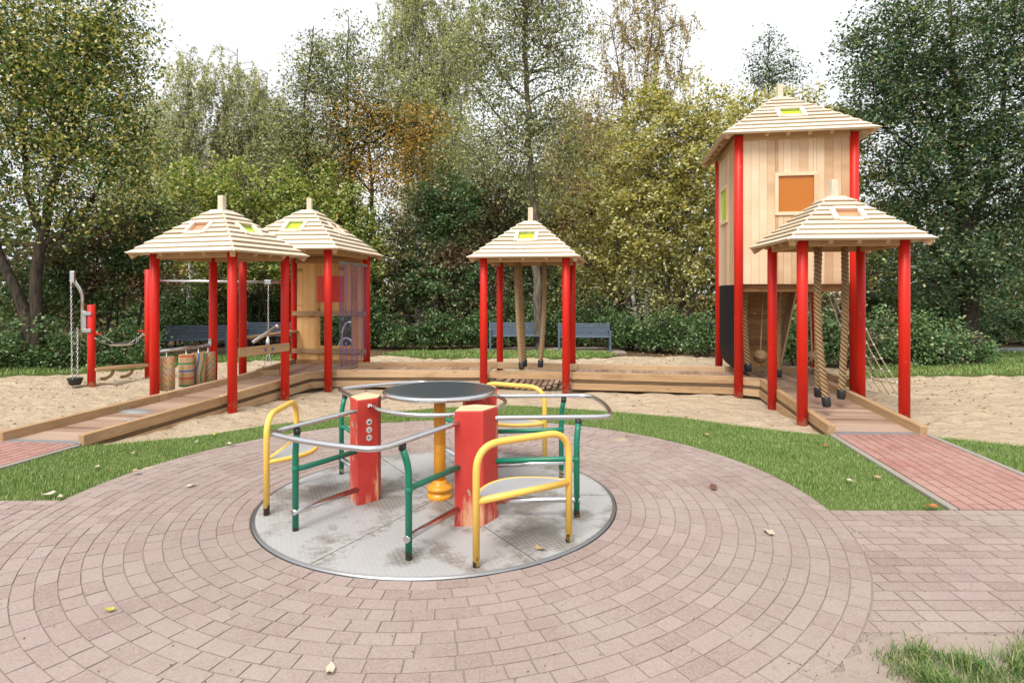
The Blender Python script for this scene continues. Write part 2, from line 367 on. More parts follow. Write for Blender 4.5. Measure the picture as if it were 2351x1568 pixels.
def grassm():
    k = NM('grass_blades', .6, .25); isl = k.island(); p = k.wpos()
    c = k.ramp(isl, [(0, (.07, .165, .022)), (.5, (.135, .24, .048)), (.85, (.23, .30, .085)), (1, (.46, .43, .20))])
    n = k.ramp(k.noise(1.6, 6, p, .7), [(.42, (0, 0, 0)), (.62, (1, 1, 1))]); c = k.mix(k.math('MULTIPLY', n, .5), c, (.24, .30, .105))
    k.base(c); return k.m
M['grass'] = grassm()
def paving(name, a, b, grain, gap):
    k = NM(name, .9, .15); p = k.wpos(); isl = k.island()
    c = k.mix(isl, a, b); n = k.noise(.8, 6, p, .65); c = k.mix(k.math('MULTIPLY', k.ramp(n, [(.38, (0, 0, 0)), (.66, (1, 1, 1))]), .8), c, gap)
    g = k.noise(85, 4, p, .75); c = k.mix(k.math('MULTIPLY', k.ramp(g, [(.42, (0, 0, 0)), (.62, (1, 1, 1))]), .55), c, grain)
    st = k.ramp(k.noise(4, 7, p, .7), [(.62, (0, 0, 0)), (.76, (1, 1, 1))]); c = k.mix(k.math('MULTIPLY', st, .5), c, (.13, .10, .085)); big = k.ramp(k.noise(.55, 7, p, .6), [(.45, (0, 0, 0)), (.7, (1, 1, 1))]); c = k.mix(k.math('MULTIPLY', big, .26), c, tuple(q * .62 for q in a))
    k.base(c); k.bump(g, .45, .004); return k.m
M['paver'] = paving('reddish_grey_pavers', (.225, .156, .135), (.308, .232, .208), (.40, .328, .298), (.30, .24, .205))
M['redbrick'] = paving('red_path_bricks', (.265, .112, .092), (.36, .18, .152), (.40, .245, .21), (.36, .225, .185))
M['joint'] = paving('sandy_joints', (.25, .196, .163), (.29, .232, .195), (.32, .27, .23), (.17, .135, .108))
def grav():
    k = NM('gravelly_dirt', .95, .1); p = k.wpos(); n = k.noise(2.2, 7, p, .65); g = k.noise(70, 5, p, .7)
    b = k.mix(n, (.20, .155, .125), (.44, .355, .29)); b = k.mix(k.ramp(g, [(.4, (0, 0, 0)), (.65, (1, 1, 1))]), b, (.36, .29, .25)); k.base(b); k.bump(g, .6, .02); return k.m
M['dirt'] = grav()
M['asphalt'] = simple('asphalt', (.22, .22, .22), .9, var=.2)
def bark(name, a, b, sc=(14, 14, 3)):
    k = NM(name, .9, .15); p = k.obj(); n = k.noise(1, 7, k.mapv(p, sc), .65); k.base(k.ramp(n, [(.35, a), (.65, b)])); k.bump(n, .7, .03); return k.m
M['bark'] = bark('grey_brown_bark', (.055, .045, .032), (.17, .145, .11))
M['darkbark'] = bark('dark_bark', (.022, .018, .013), (.075, .06, .045))
def birch():
    k = NM('birch_bark', .8, .2); p = k.obj(); n = k.noise(1, 6, k.mapv(p, (4, 4, 9)), .6); k.base(k.ramp(n, [(.4, (.05, .045, .04)), (.5, (.42, .40, .36)), (.7, (.55, .53, .5))])); return k.m
M['birch'] = birch()

# ------------------------------------------------------------------ ground
def sheet(name, pts, z, m, kind='structure', thick=0.0):
    b = MB()
    if thick: b.prism([(p[0], p[1]) for p in pts], z - thick, z)
    else: b.add([(p[0], p[1], z) for p in pts], [tuple(range(len(pts)))], [[(p[0], p[1]) for p in pts]])
    return tag(b.build(name, m), kind=kind)
sheet('ground', [(-300, -60), (300, -60), (300, 500), (-300, 500)], -.09, M['soil'])
def vnoise(x, y, s, seed):
    r = np.random.default_rng(seed); G = r.random((64, 64)); x = x * s; y = y * s
    xi = np.floor(x).astype(int); yi = np.floor(y).astype(int); fx = x - xi; fy = y - yi; fx = fx * fx * (3 - 2 * fx); fy = fy * fy * (3 - 2 * fy)
    g = lambda i, j: G[(xi + i) % 64, (yi + j) % 64]
    return (g(0, 0) * (1 - fx) + g(1, 0) * fx) * (1 - fy) + (g(0, 1) * (1 - fx) + g(1, 1) * fx) * fy
def sand_height(X, Y):
    h = -.035 + .05 * (vnoise(X, Y, .6, 1) - .5) + .05 * (vnoise(X, Y, 2.3, 2) - .5) + .085 * (vnoise(X, Y, 5.5, 3) - .5) * vnoise(X, Y, 1.1, 8)
    back = 18.0 + 1.0 * (vnoise(X, Y * 0, .35, 4) - .5) - np.clip((np.abs(X - 1) - 5) * .45, 0, 3.2) * (X > 0) - np.clip((-X - 6) * .62, 0, 3.2)
    h = h - np.clip(Y - back, 0, 1.2) * .15
    return h


CC = Vector((-.661, 5.60, 0)); CR = 1.584; PR = 3.42           # carousel centre, its radius, radius of the paved circle
sheet('pavement', [(-14, -3), (1.0, -3), (1.35, 2.4), (1.55, 2.9), (2.2, 3.37), (14, 3.37), (14, 5.29), (2.75, 5.29)] + [(CC.x + PR * math.cos(a), CC.y + PR * math.sin(a)) for a in np.linspace(R(-4), R(181), 60)] + [(-14, 5.55)], 0.0, M['joint'], thick=.07)

def stones(name, cells, m, zt=.0052, inset=.0042):
    """each cell = 4 ground corners; a low bevelled stone"""
    C = np.array(cells); n = len(C); cen = C.mean(1, keepdims=True); d = C - cen
    L = np.linalg.norm(d, axis=2, keepdims=True)
    jit = (rng.random((n, 1, 1)) - .5) * .0022; tilt = (rng.random((n, 4, 1)) - .5) * .003
    lo = np.concatenate([cen + d * (1 - .004 / L), np.full((n, 4, 1), -.002)], 2)
    up = np.concatenate([cen + d * (1 - inset / L), zt + jit + tilt], 2)
    V = np.concatenate([lo, up], 1).reshape(-1, 3); o = (np.arange(n) * 8)[:, None, None]
    F = np.array([[4, 5, 6, 7], [0, 1, 5, 4], [1, 2, 6, 5], [2, 3, 7, 6], [3, 0, 4, 7]])[None] + o
    return np_mesh(name, V, F.reshape(-1, 4), m)
cells = []; W = .1205; nr = int((PR - CR - .02) / W)
for i in range(nr):
    r0 = CR + .02 + i * W; r1 = r0 + W - .003; n = int(2 * math.pi * (r0 + r1) / 2 / .205); off = random.random(); a = 0
    cuts = np.cumsum(1 + (rng.random(n) - .5) * .6); cuts = cuts / cuts[-1] * 2 * math.pi + off
    for k in range(n):
        a0 = cuts[k - 1] if k else cuts[-1] - 2 * math.pi; a1 = cuts[k] - .003 / r0
        ym = CC.y + r0 * math.sin((a0 + a1) / 2); xm = CC.x + r0 * math.cos((a0 + a1) / 2)
        if ym < 1.2: continue
        if ym < 3.36 and xm > 1.34 + (ym - 2.966) * 1.4 + random.random() * .08: continue
        wob = lambda: (random.random() - .5) * .006
        cells.append([(CC.x + (r + wob()) * math.cos(a), CC.y + (r + wob()) * math.sin(a)) for r, a in ((r0, a0), (r1, a0), (r1, a1), (r0, a1))])
RO = CR + .02 + nr * W + .004
for row in range(18):
    y0 = 3.40 + row * .1185; y1 = y0 + .1115
    if y0 > 5.2: break
    x = 1.9 - random.random() * .24
    while x < 9:
        L_ = .238 * random.choice((1, 1, 1, .5)); x1 = x + L_ - .007; c = [(x, y0), (x1, y0), (x1, y1), (x, y1)]
        rmin = min(math.hypot(p[0] - CC.x, p[1] - CC.y) for p in c); rmax = max(math.hypot(p[0] - CC.x, p[1] - CC.y) for p in c)
        if rmin > RO: cells.append(c)
        elif rmax > RO + .01:
            ym = (y0 + y1) / 2; xs = CC.x + math.sqrt(RO * RO - (ym - CC.y) ** 2)
            if x1 - xs > .012: cells.append([(CC.x + math.sqrt(RO * RO - (y0 - CC.y) ** 2), y0), (x1, y0), (x1, y1), (CC.x + math.sqrt(RO * RO - (y1 - CC.y) ** 2), y1)])
        x += L_
for row in range(19):
    y0 = 3.3 + row * .1185; y1 = y0 + .1115
    if y1 > 5.56: break
    x = -9 - random.random() * .24
    while x < -3.3:
        L_ = .238; x1 = x + L_ - .007; c = [(x, y0), (x1, y0), (x1, y1), (x, y1)]
        q_ = [math.hypot(p[0] - CC.x, p[1] - CC.y) for p in c]; xa = [CC.x - math.sqrt(max(.01, RO * RO - (y - CC.y) ** 2)) for y in (y0, y1)]
        if min(q_) > RO: cells.append(c)
        elif min(xa) - x > .015: cells.append([(x, y0), (min(x1, xa[0]), y0), (min(x1, xa[1]), y1), (x, y1)])
        x += L_
tag(stones('pavement_stones', cells, M['paver']), kind='structure')
sheet('dirt', [(1.0, -3), (14, -3), (14, 3.385)] + [(x, 3.385 + .02 * math.sin(x * 9) + .012 * math.sin(x * 23)) for x in np.linspace(6, 2.1, 40)] + [(1.98, 3.33), (1.86, 3.29), (1.83, 3.2), (1.7, 3.15), (1.66, 3.05), (1.5, 3.02), (1.45, 2.93), (1.3, 2.9), (1.15, 2.5)], .0068, M['dirt'])

# red brick paths
def brick_path(name, a, b, c, d, kerbs):
    """a-b near edge, d-c far edge; rows run from near to far"""
    a, b, c, d = [Vector(p) for p in (a, b, c, d)]
    sheet(name, [a, b, c, d], .004, M['joint'], thick=.07)
    wdt = (b - a).length; ln = (d - a).length; n = int(wdt / .118); cl = []
    P = lambda u, v: tuple(((a * (1 - u) + b * u) * (1 - v) + (d * (1 - u) + c * u) * v)[:2])
    for i in range(n):
        u0, u1 = i / n + .003, (i + 1) / n - .003; s = -random.random() * .24
        while s < ln:
            e = s + .236; v0, v1 = max(0, s / ln), min(1, (e - .006) / ln)
            if v1 - v0 > .01: cl.append([P(u0, v0), P(u1, v0), P(u1, v1), P(u0, v1)])
            s = e
    tag(stones(name + '_bricks', cl, M['redbrick'], .016, .007), kind='structure')
    for p, q in kerbs:
        p, q = Vector(p), Vector(q); m = MB(); L_ = (q - p).length; k = max(1, int(L_ / 1.0))
        for j in range(k): m.beam(p + (q - p) * (j / k) + Vector((0, 0, -.03)), p + (q - p) * ((j + 1) / k - .004) + Vector((0, 0, -.03)), .07, .1)
        tag(m.build(name + '_kerb', M['concrete'], bevel=.008), kind='structure')
brick_path('right_path', (3.88, 5.30, 0), (5.10, 5.30, 0), (5.42, 8.05, 0), (4.26, 8.05, 0), [((3.83, 5.30, 0), (4.21, 8.05, 0)), ((5.15, 5.30, 0), (5.47, 8.05, 0))])
brick_path('left_path', (-6.82, 5.57, 0), (-5.70, 5.57, 0), (-5.36, 7.56, 0), (-6.46, 7.70, 0), [((-5.65, 5.57, 0), (-5.31, 7.50, 0)), ((-6.87, 5.57, 0), (-6.51, 7.70, 0))])

# lawns
innerA = [(CC.x + PR * math.cos(a), CC.y + PR * math.sin(a)) for a in np.linspace(R(-5), R(181), 50)]
lawn_main = [(3.78, 5.30)] + innerA[:] + [(-5.60, 5.56), (-5.26, 7.47), (-4.95, 7.60), (-4.68, 7.74), (-4.17, 7.97), (-3.54, 8.60), (-2.9, 9.05), (-2.13, 9.5), (-1.2, 9.95), (-.04, 10.17), (.8, 9.95), (1.54, 9.66), (2.52, 9.22), (3.0, 8.80), (3.39, 8.5), (3.8, 8.25), (4.16, 8.06)]
lawn_right = [(5.22, 5.3), (14, 5.3), (14, 6.8), (8.5, 7.1), (6.3, 7.5), (5.7, 7.85), (5.52, 7.95)]
lawn_far_right = [(7.4, 13.6), (9, 13.9), (11, 14.0), (30, 14.1), (30, 19.2), (11, 19.0), (9.8, 16.2), (8.6, 14.9)]
lawn_far_left = [(-22, 13.0), (-11.6, 13.9), (-9.6, 14.6), (-8.6, 15.6), (-9.2, 17.5), (-22, 17)]
lawn_centre = [(-3.9, 18.4), (-2.6, 17.7), (0, 17.4), (2.6, 17.5), (3.1, 18.2), (2.9, 19.3), (-1, 19.6), (-3.4, 19.3)]
lawn_bench = [(-10.6, 16.6), (-8, 16.4), (-4.9, 17.0), (-4.9, 18), (-10.6, 18)]
for nm, pl, z in (('lawn', lawn_main, 0), ('lawn_beside_path', lawn_right, 0), ('far_right_lawn', lawn_far_right, 0), ('far_left_lawn', lawn_far_left, 0), ('bench_lawn', lawn_centre, 0), ('left_bench_lawn', lawn_bench, 0)):
    sheet(nm, pl, z - .004, M['lawn'], thick=.08)
sheet('left_lawn', [(-14, 5.56), (-6.93, 5.56), (-6.58, 7.4), (-8, 7.5), (-14, 7.6)], -.004, M['lawn'], thick=.08)
sheet('asphalt_path', [(9.5, 19.0), (40, 19.0), (40, 20.7), (9.5, 20.7)], -.01, M['asphalt'], thick=.06)
sheet('bench_slab', [(-1.3, 19.2), (3.6, 19.2), (3.6, 21.0), (-1.3, 21.0)], -.03, M['dirt'], thick=.05)

def inside(pl, x, y):
    pl = np.array(pl); c = np.zeros(len(x), bool); n = len(pl)
    for i in range(n):
        x0, y0 = pl[i - 1]; x1, y1 = pl[i]
        if y0 == y1: continue
        c ^= ((y0 > y) != (y1 > y)) & (x < (x1 - x0) * (y - y0) / (y1 - y0) + x0)
    return c
nx, ny = 640, 300
gx = np.linspace(-16, 16, nx); gy = np.linspace(6.2, 20, ny); XX, YY = np.meshgrid(gx, gy); HH = sand_height(XX, YY)
for pl in (lawn_main, lawn_right, lawn_far_right, lawn_far_left, lawn_centre, lawn_bench): HH = HH - .07 * inside(pl, XX.ravel(), YY.ravel()).reshape(HH.shape)
Vs = np.stack([XX, YY, HH], -1).reshape(-1, 3)
ii = np.arange((ny - 1) * nx).reshape(ny - 1, nx)[:, :-1].ravel()
tag(np_mesh('sand', Vs, np.stack([ii, ii + 1, ii + nx + 1, ii + nx], -1), M['sand'], smooth=True), kind='structure')

def blades(pl, dens, h, wd, xr=None):
    a = np.array(pl); lo, hi = a.min(0), a.max(0)
    if xr: lo[0] = max(lo[0], xr[0]); hi[0] = min(hi[0], xr[1])
    lo -= .03; hi += .03
    n = int(dens * (hi[0] - lo[0]) * (hi[1] - lo[1])); x = rng.uniform(lo[0], hi[0], n); y = rng.uniform(lo[1], hi[1], n)
    k = inside(pl, x + rng.normal(0, .025, n), y + rng.normal(0, .025, n)); x, y = x[k], y[k]; n = len(x)
    t = rng.uniform(0, 2 * np.pi, n); hh = h * rng.uniform(.45, 1.25, n) * (.6 + .8 * vnoise(x, y, 1.8, 9)); ln = rng.uniform(.2, 1.1, n) * hh
    dx, dy = np.cos(t), np.sin(t); ww = wd * rng.uniform(.6, 1.3, n)
    A = np.stack([x - dy * ww, y + dx * ww, np.full(n, -.01)], -1); B = np.stack([x + dy * ww, y - dx * ww, np.full(n, -.01)], -1)
    Cc = np.stack([x + dx * ln, y + dy * ln, hh], -1); return np.stack([A, B, Cc], 1).reshape(-1, 3)
def grass(name, V):
    return tag(np_mesh(name, V, np.arange(len(V)).reshape(-1, 3), M['grass']), kind='stuff')
tag(grass('short_grass', np.concatenate([blades(lawn_main, 6500, .026, .003), blades(lawn_right, 4500, .03, .0035, (5.2, 8)), blades([(-14, 5.56), (-6.93, 5.56), (-6.58, 7.4), (-8, 7.5), (-14, 7.6)], 1500, .04, .005, (-8, -6.5))])), 'short mown green grass round the paved circle', 'grass')
tag(grass('far_grass', np.concatenate([blades(lawn_far_right, 700, .07, .010, (7, 17)), blades(lawn_far_left, 700, .07, .01, (-15, -8)), blades(lawn_centre, 900, .06, .010), blades(lawn_bench, 900, .06, .01)])), 'mown grass beyond the sand in front of the shrubs', 'grass')

# ------------------------------------------------------------------ shelters and tower
PRAD = .0735
def post(root, x, y, top, bottom=-.35, r=PRAD):
    m = MB(); m.lathe([(r, bottom), (r, top - .012), (r * .8, top)], (x, y, 0), 24); return m.build('post', M['red'], root)
def roof(root, a, b, o, ze, za, zf, lights, n=9, top=.13, hole=(4, 6), hw=.15):
    ax0, by0 = a + o, b + o; t_ = lambda t: (ax0 + (top - ax0) * t, by0 + (top - by0) * t, ze + (za - ze) * t)
    def fp(f, x, t, lift):
        A, B, z = t_(t); H = za - ze; run = (by0 if f in (0, 2) else ax0) - top
        nl = math.hypot(H, run); nh, nz = H / nl, run / nl
        d = (B if f in (0, 2) else A) + nh * lift; z += nz * lift
        return {0: (x, -d, z), 2: (-x, d, z), 1: (d, x, z), 3: (-d, -x, z)}[f]
    m = MB(); rf = None
    for f in range(4):
        for i in range(n):
            t0, t1 = i / n, (i + 1) / n
            A0 = t_(t0)[0 if f in (0, 2) else 1]; A1 = t_(t1)[0 if f in (0, 2) else 1]
            e0 = .012 if i == 0 else .006
            segs = [(-A0 - e0, A0 + e0, -A1, A1)]
            if f in lights and hole[0] <= i < hole[1]: segs = [(-A0 - e0, -hw - .05, -A1, -hw - .05), (hw + .05, A0 + e0, hw + .05, A1)]
            for x0, x1, u0, u1 in segs:
                j = random.uniform(-.004, .004); l0, l1 = .010 + j, .050 + j
                m.hexa([fp(f, x0, t0 + .012, l0 - .02), fp(f, x1, t0 + .012, l0 - .02), fp(f, u1, t1, -.022), fp(f, u0, t1, -.022),
                        fp(f, x0, t0 - .012, l1), fp(f, x1, t0 - .012, l1), fp(f, u1, t1 + .02, .006), fp(f, u0, t1 + .02, .006)], Vector(fp(f, 1, t0, 0)) - Vector(fp(f, 0, t0, 0)))
    m.box((0, 0, za + .012), (top * 2.1, top * 2.1, .03))
    rf = m.build('roof', M['roofwood'], root, bevel=.004, segs=1)
    m = MB(); m.box((0, 0, (za + zf) / 2), (.10, .10, zf - za), R(8)); m.build('finial', M['roofwood'], rf, bevel=.006)
    for f, mat in lights.items():
        s = MB(); ta, tb = hole[0] / n - .02, hole[1] / n + .02
        for p, q in (((-hw - .045, ta - .012), (-hw - .045, tb + .012)), ((hw + .045, ta - .012), (hw + .045, tb + .012))):
            P, Q = fp(f, p[0], p[1], .03), fp(f, q[0], q[1], .03); nrm = Vector(fp(f, 0, .5, 1)) - Vector(fp(f, 0, .5, 0)); s.beam(P, Q, .075, .06, nrm)
        for t in (ta, tb):
            P, Q = fp(f, -hw - .007, t, .028), fp(f, hw + .007, t, .028); nrm = Vector(fp(f, 0, .5, 1)) - Vector(fp(f, 0, .5, 0)); s.beam(P, Q, .07, .06, nrm)
        sk = s.build('skylight', M['roofwood'], rf, bevel=.004, segs=1)
        g = MB(); g.hexa([fp(f, -hw - .02, ta, -.012), fp(f, hw + .02, ta, -.012), fp(f, hw + .02, tb, -.012), fp(f, -hw - .02, tb, -.012),
                          fp(f, -hw - .02, ta, -.004), fp(f, hw + .02, ta, -.004), fp(f, hw + .02, tb, -.004), fp(f, -hw - .02, tb, -.004)])
        g.build('pane', M[mat], sk)
    r = MB()
    for f in range(4):
        A = a if f in (0, 2) else b
        for x in np.linspace(-A * .55, A * .55, 3 if A < .9 else 4):
            nrm = Vector(fp(f, 0, .5, 1)) - Vector(fp(f, 0, .5, 0)); r.beam(fp(f, x, .03, -.055), fp(f, x, .30, -.055), .06, .07, nrm)
    for sx in (-1, 1):
        for sy in (-1, 1):
            A, B, z = t_(.04); A1, B1, z1 = t_(.4); r.beam((sx * A, sy * B, z - .07), (sx * A1, sy * B1, z1 - .07), .07, .09)
    zb = ze + .0
    for sy in (-1, 1): r.beam((-a + PRAD, sy * b, zb), (a - PRAD, sy * b, zb), .07, .13)
    for sx in (-1, 1): r.beam((sx * a, -b + PRAD, zb - .003), (sx * a, b - PRAD, zb - .003), .07, .13)
    r.build('rafters', M['rafter'], root, bevel=.004, segs=1); return rf
def shelter(name, label, cat, c, th, a, b, o, ze, za, zf, lights, group=None, **k):
    root = thing(name, label, cat, (c[0], c[1], 0), R(th), group)
    for sx in (-1, 1):
        for sy in (-1, 1): post(root, sx * a, sy * b, ze + .03)
    roof(root, a, b, o, ze, za, zf, lights, **k); return root
G = 'open shelters with plank roofs on red posts'
shA = shelter('play_shelter', 'open plank-roofed shelter on four red posts over the left ramp, painted rollers on its side', 'shelter', (-5.0, 10.55), -18, .80, .63, .28, 2.50, 3.26, 3.54, {0: 'salmon', 1: 'lime', 3: 'lime'}, G)
shC = shelter('play_shelter', 'open shelter alone at the middle of the boardwalk, red posts and a lime skylight', 'shelter', (.38, 12.6), -9.6, .80, .85, .25, 2.52, 3.30, 3.61, {0: 'lime', 2: 'salmon'}, G)
shD = shelter('play_shelter', 'open shelter on red posts straddling the right ramp in front of the tower, orange skylight', 'shelter', (4.905, 9.345), -5.7, .69, .66, .27, 2.60, 3.30, 3.59, {0: 'salmon', 2: 'lime'}, G)

# playhouse with back wall and violet strip curtain
shB = shelter('playhouse', 'red-posted playhouse with plank back wall, red window and violet strip curtain', 'playhouse', (-4.3, 13.0), -6, .87, 1.10, .28, 2.68, 3.58, 3.86, {0: 'lime', 1: 'salmon'})
def plank_wall(root, P0, P1, z0, z1, holes, wd=.14, th=.032, mat='wallwood', name='wall'):
    """vertical boards from P0 to P1 (local xy), with rectangular openings (s0,s1,za,zb)"""
    P0, P1 = Vector((*P0, 0)), Vector((*P1, 0)); L = (P1 - P0).length; d = (P1 - P0) / L; n = max(1, round(L / wd)); m = MB()
    edges = sorted(set([L * k / n for k in range(n + 1)] + [h[i] for h in holes for i in (0, 1)]))
    for s0, s1 in zip(edges[:-1], edges[1:]):
        if s1 - s0 < .004: continue
        sc = (s0 + s1) / 2; spans = [(z0, z1)]
        for h in holes:
            if h[0] - 1e-6 < sc < h[1] + 1e-6:
                spans = [q for z_a, z_b in spans for q in ((z_a, min(z_b, h[2])), (max(z_a, h[3]), z_b)) if q[1] - q[0] > .01]
        for za, zb in spans:
            c = P0 + d * sc; nr = Vector((-d.y, d.x, 0)) * random.uniform(-.002, .002)
            m.box((c.x + nr.x, c.y + nr.y, (za + zb) / 2), (s1 - s0 - .0025, th, zb - za), math.atan2(d.y, d.x), Vector((0, 0, 1)))
    return m.build(name, M[mat], root, bevel=.003, segs=1)
def pane_window(parent, P0, P1, s0, s1, za, zb, mat, off, fr=.06, frame=True):
    P0, P1 = Vector((*P0, 0)), Vector((*P1, 0)); d = (P1 - P0).normalized(); nrm = Vector((d.y, -d.x, 0)); rz = math.atan2(d.y, d.x)
    P = lambda s, z, l: P0 + d * s + nrm * l + Vector((0, 0, z)); fo = parent
    m = MB()
    for z in (za - fr / 2, zb + fr / 2): m.box(P((s0 + s1) / 2, z, off), (s1 - s0 + 2 * fr, .035, fr), rz)
    for s in (s0 - fr / 2, s1 + fr / 2): m.box(P(s, (za + zb) / 2, off), (fr, .033, zb - za), rz, Vector((0, 0, 1)))
    wn = m.build('window', M['wallwood'], parent, bevel=.003, segs=1)
    g = MB(); g.box(P((s0 + s1) / 2, (za + zb) / 2, off - .02), (s1 - s0 + .03, .008, zb - za + .03), rz); g.build('pane', M[mat], wn); return wn
BL, BR = (-.87 + PRAD, 1.10), (.87 - PRAD, 1.10); WL = BR[0] - BL[0]
wallB = plank_wall(shB, BL, BR, .27, 2.66, [(.56, 1.30, .64, 1.33), (.50, 1.12, 1.66, 2.22)], mat='goldwood', name='back_wall')
g = MB(); g.box((BL[0] + .81, 1.08, 1.94), (.64, .008, .60)); g.build('window_pane', M['redpane'], wallB)
for z, nm in ((1.38, 'rail'), (.52, 'rail')):
    m = MB(); m.box((0, 1.045, z), (1.76, .05, .105)); m.build(nm, M['kerbwood'], shB, bevel=.006)
for z_, h_ in ((2.60, .12), (.27, .10)): m = MB(); m.box((0, 1.05, z_), (1.6, .055, h_)); m.build('beam', M['warmwood'], shB, bevel=.006)
m = MB(); m.beam((-.87, -1.0, .965), (-.87, 1.2, .965), .24, .045); m.build('shelf', M['kerbwood'], shB, bevel=.006)
m = MB(); m.beam((.905, -.62, 2.47), (.905, .98, 2.47), .03, .05); cr = m.build('curtain_rail', M['galv'], shB)
for k in range(5):
    y0 = -.60 + k * .315; m = MB(); pts = []; n = 14
    zb = .36 + .03 * math.sin(k * 2.1); wv = random.uniform(-.02, .02)
    vs = []; 
    for i in range(n + 1):
        z = 2.46 + (zb - 2.46) * i / n; w_ = .905 + .012 * (k % 2) + .02 * math.sin(i * .5 + k) * i / n + wv * i / n
        vs += [(w_, y0, z), (w_ + .008, y0 + .335, z)]
    fs = []
    for i in range(n):
        o_ = i * 2; fs += [(o_, o_ + 1, o_ + 3, o_ + 2)]
    m.add(vs, fs, None, True); st = m.build('curtain_strip', M['blue'], shB)
    e = MB(); e.tube([(v[0], y0 + .004, v[2]) for v in vs[::2]], .005, 6); e.build('strip_edge', M['blueedge'], st)
# stainless loop standing behind the opening of the playhouse
t = thing('steel_loop', 'bent steel handle bar standing behind the opening of the playhouse wall', 'handle bar', (-4.12, 15.2, 0))
m = MB(); m.tube(fillet([(-.1, 0, -.2), (-.1, 0, .92), (.0, 0, 1.12), (.2, 0, 1.12), (.3, 0, .92)], .12), .022, 10); m.build('handle', M['steel'], t)
m = MB(); m.tube(fillet([(-.17, 0, -.2), (-.17, 0, .62), (.0, 0, .76), (.18, 0, .62), (.18, 0, .3)], .14), .026, 10); m.build('grip', M['steel'], t)

# the tower
TA, TB = .97, 1.07
tw = thing('play_tower', 'tall plank-walled play tower on four red posts with orange window and hip roof', 'play tower', (5.24, 11.98, 0), R(-9.6))
for sx in (-1, 1):
    for sy in (-1, 1): post(tw, sx * TA, sy * TB, 4.70, r=.078)
roof(tw, TA, TB, .30, 4.67, 5.63, 5.93, {0: 'lime', 1: 'lime'}, n=10, hole=(4, 6), hw=.17)
PF0, PF1 = (-TA + .075, -TB), (TA - .075, -TB)
fw = plank_wall(tw, PF0, PF1, 2.02, 4.74, [(.60, 1.195, 3.31, 3.95)], name='front_wall')
pane_window(fw, PF0, PF1, .60, 1.195, 3.31, 3.95, 'orange', .028)
PL0, PL1 = (-TA, TB - .075), (-TA, -TB + .075)
lw = plank_wall(tw, PL0, PL1, 2.0, 4.74, [(.40, 1.02, 3.31, 3.94)], name='side_wall')
pane_window(lw, PL0, PL1, .40, 1.02, 3.31, 3.94, 'lime', .028)
plank_wall(tw, (TA, -TB + .075), (TA, TB - .075), 2.9, 4.74, [(.6, 1.3, 3.31, 3.95)], name='side_wall')
plank_wall(tw, (TA - .075, TB), (-TA + .075, TB), 2.0, 4.74, [(.5, 1.2, 2.2, 3.9)], name='rear_wall')
m = MB()
for k in range(13): m.box((-TA + .09 + k * .146, 0, 2.06), (.138, 2 * TB - .18, .05), 0, Vector((0, 1, 0)))
m.build('floor', M['warmwood'], tw, bevel=.004, segs=1)
m = MB()
for y in (-TB + .12, 0, TB - .12): m.beam((-TA + .05, y, 1.955), (TA - .05, y, 1.955), .08, .14)
m.build('floor_joists', M['warmwood'], tw, bevel=.005)
# leaning climbing wall of horizontal boards under the tower
m = MB(); n = 15
for k in range(n):
    t0, t1 = k / n, (k + .95) / n; q = lambda t, x: (x, .55 + .42 * t, .34 + 1.62 * t)
    x0, x1 = -.62, .02
    sh0, sh1 = .45 * t0, .45 * t1
    m.hexa([q(t0, x0), q(t0, x1 + sh0), (x1 + sh0, q(t0, 0)[1] + .04, q(t0, 0)[2]), (x0, q(t0, 0)[1] + .04, q(t0, 0)[2]),
            q(t1, x0), q(t1, x1 + sh1), (x1 + sh1, q(t1, 0)[1] + .04, q(t1, 0)[2]), (x0, q(t1, 0)[1] + .04, q(t1, 0)[2])], Vector((1, 0, 0)))
cw = m.build('climbing_wall', M['warmwood'], tw, bevel=.004, segs=1)
m = MB(); m.beam((.06, .50, .30), (.52, .95, 1.98), .16, .06); m.build('side_board', M['kerbwood'], cw, bevel=.006)
# black ribbed rubber apron on the left side, curling in at the bottom
m = MB(); ys = np.linspace(-.72, .72, 35); prof = [(-TA - .02, 2.0), (-TA - .02, 1.4), (-TA - .02, .85), (-TA, .62), (-TA + .06, .46), (-TA + .16, .36), (-TA + .28, .31)]
vs = []; fs = []
for j, y in enumerate(ys):
    rb = .03 if j % 2 else 0
    for (x, z) in prof: vs.append((x - rb, y, z))
    for (x, z) in prof: vs.append((x - rb + .012, y, z + .012))
K = len(prof)
for j in range(len(ys) - 1):
    for i in range(K - 1):
        a0 = j * 2 * K + i; a1 = (j + 1) * 2 * K + i; fs += [(a0, a0 + 1, a1 + 1, a1), (a0 + K, a1 + K, a1 + 1 + K, a0 + 1 + K)]
m.add(vs, fs); m.build('rubber_apron', M['blackplastic'], tw)

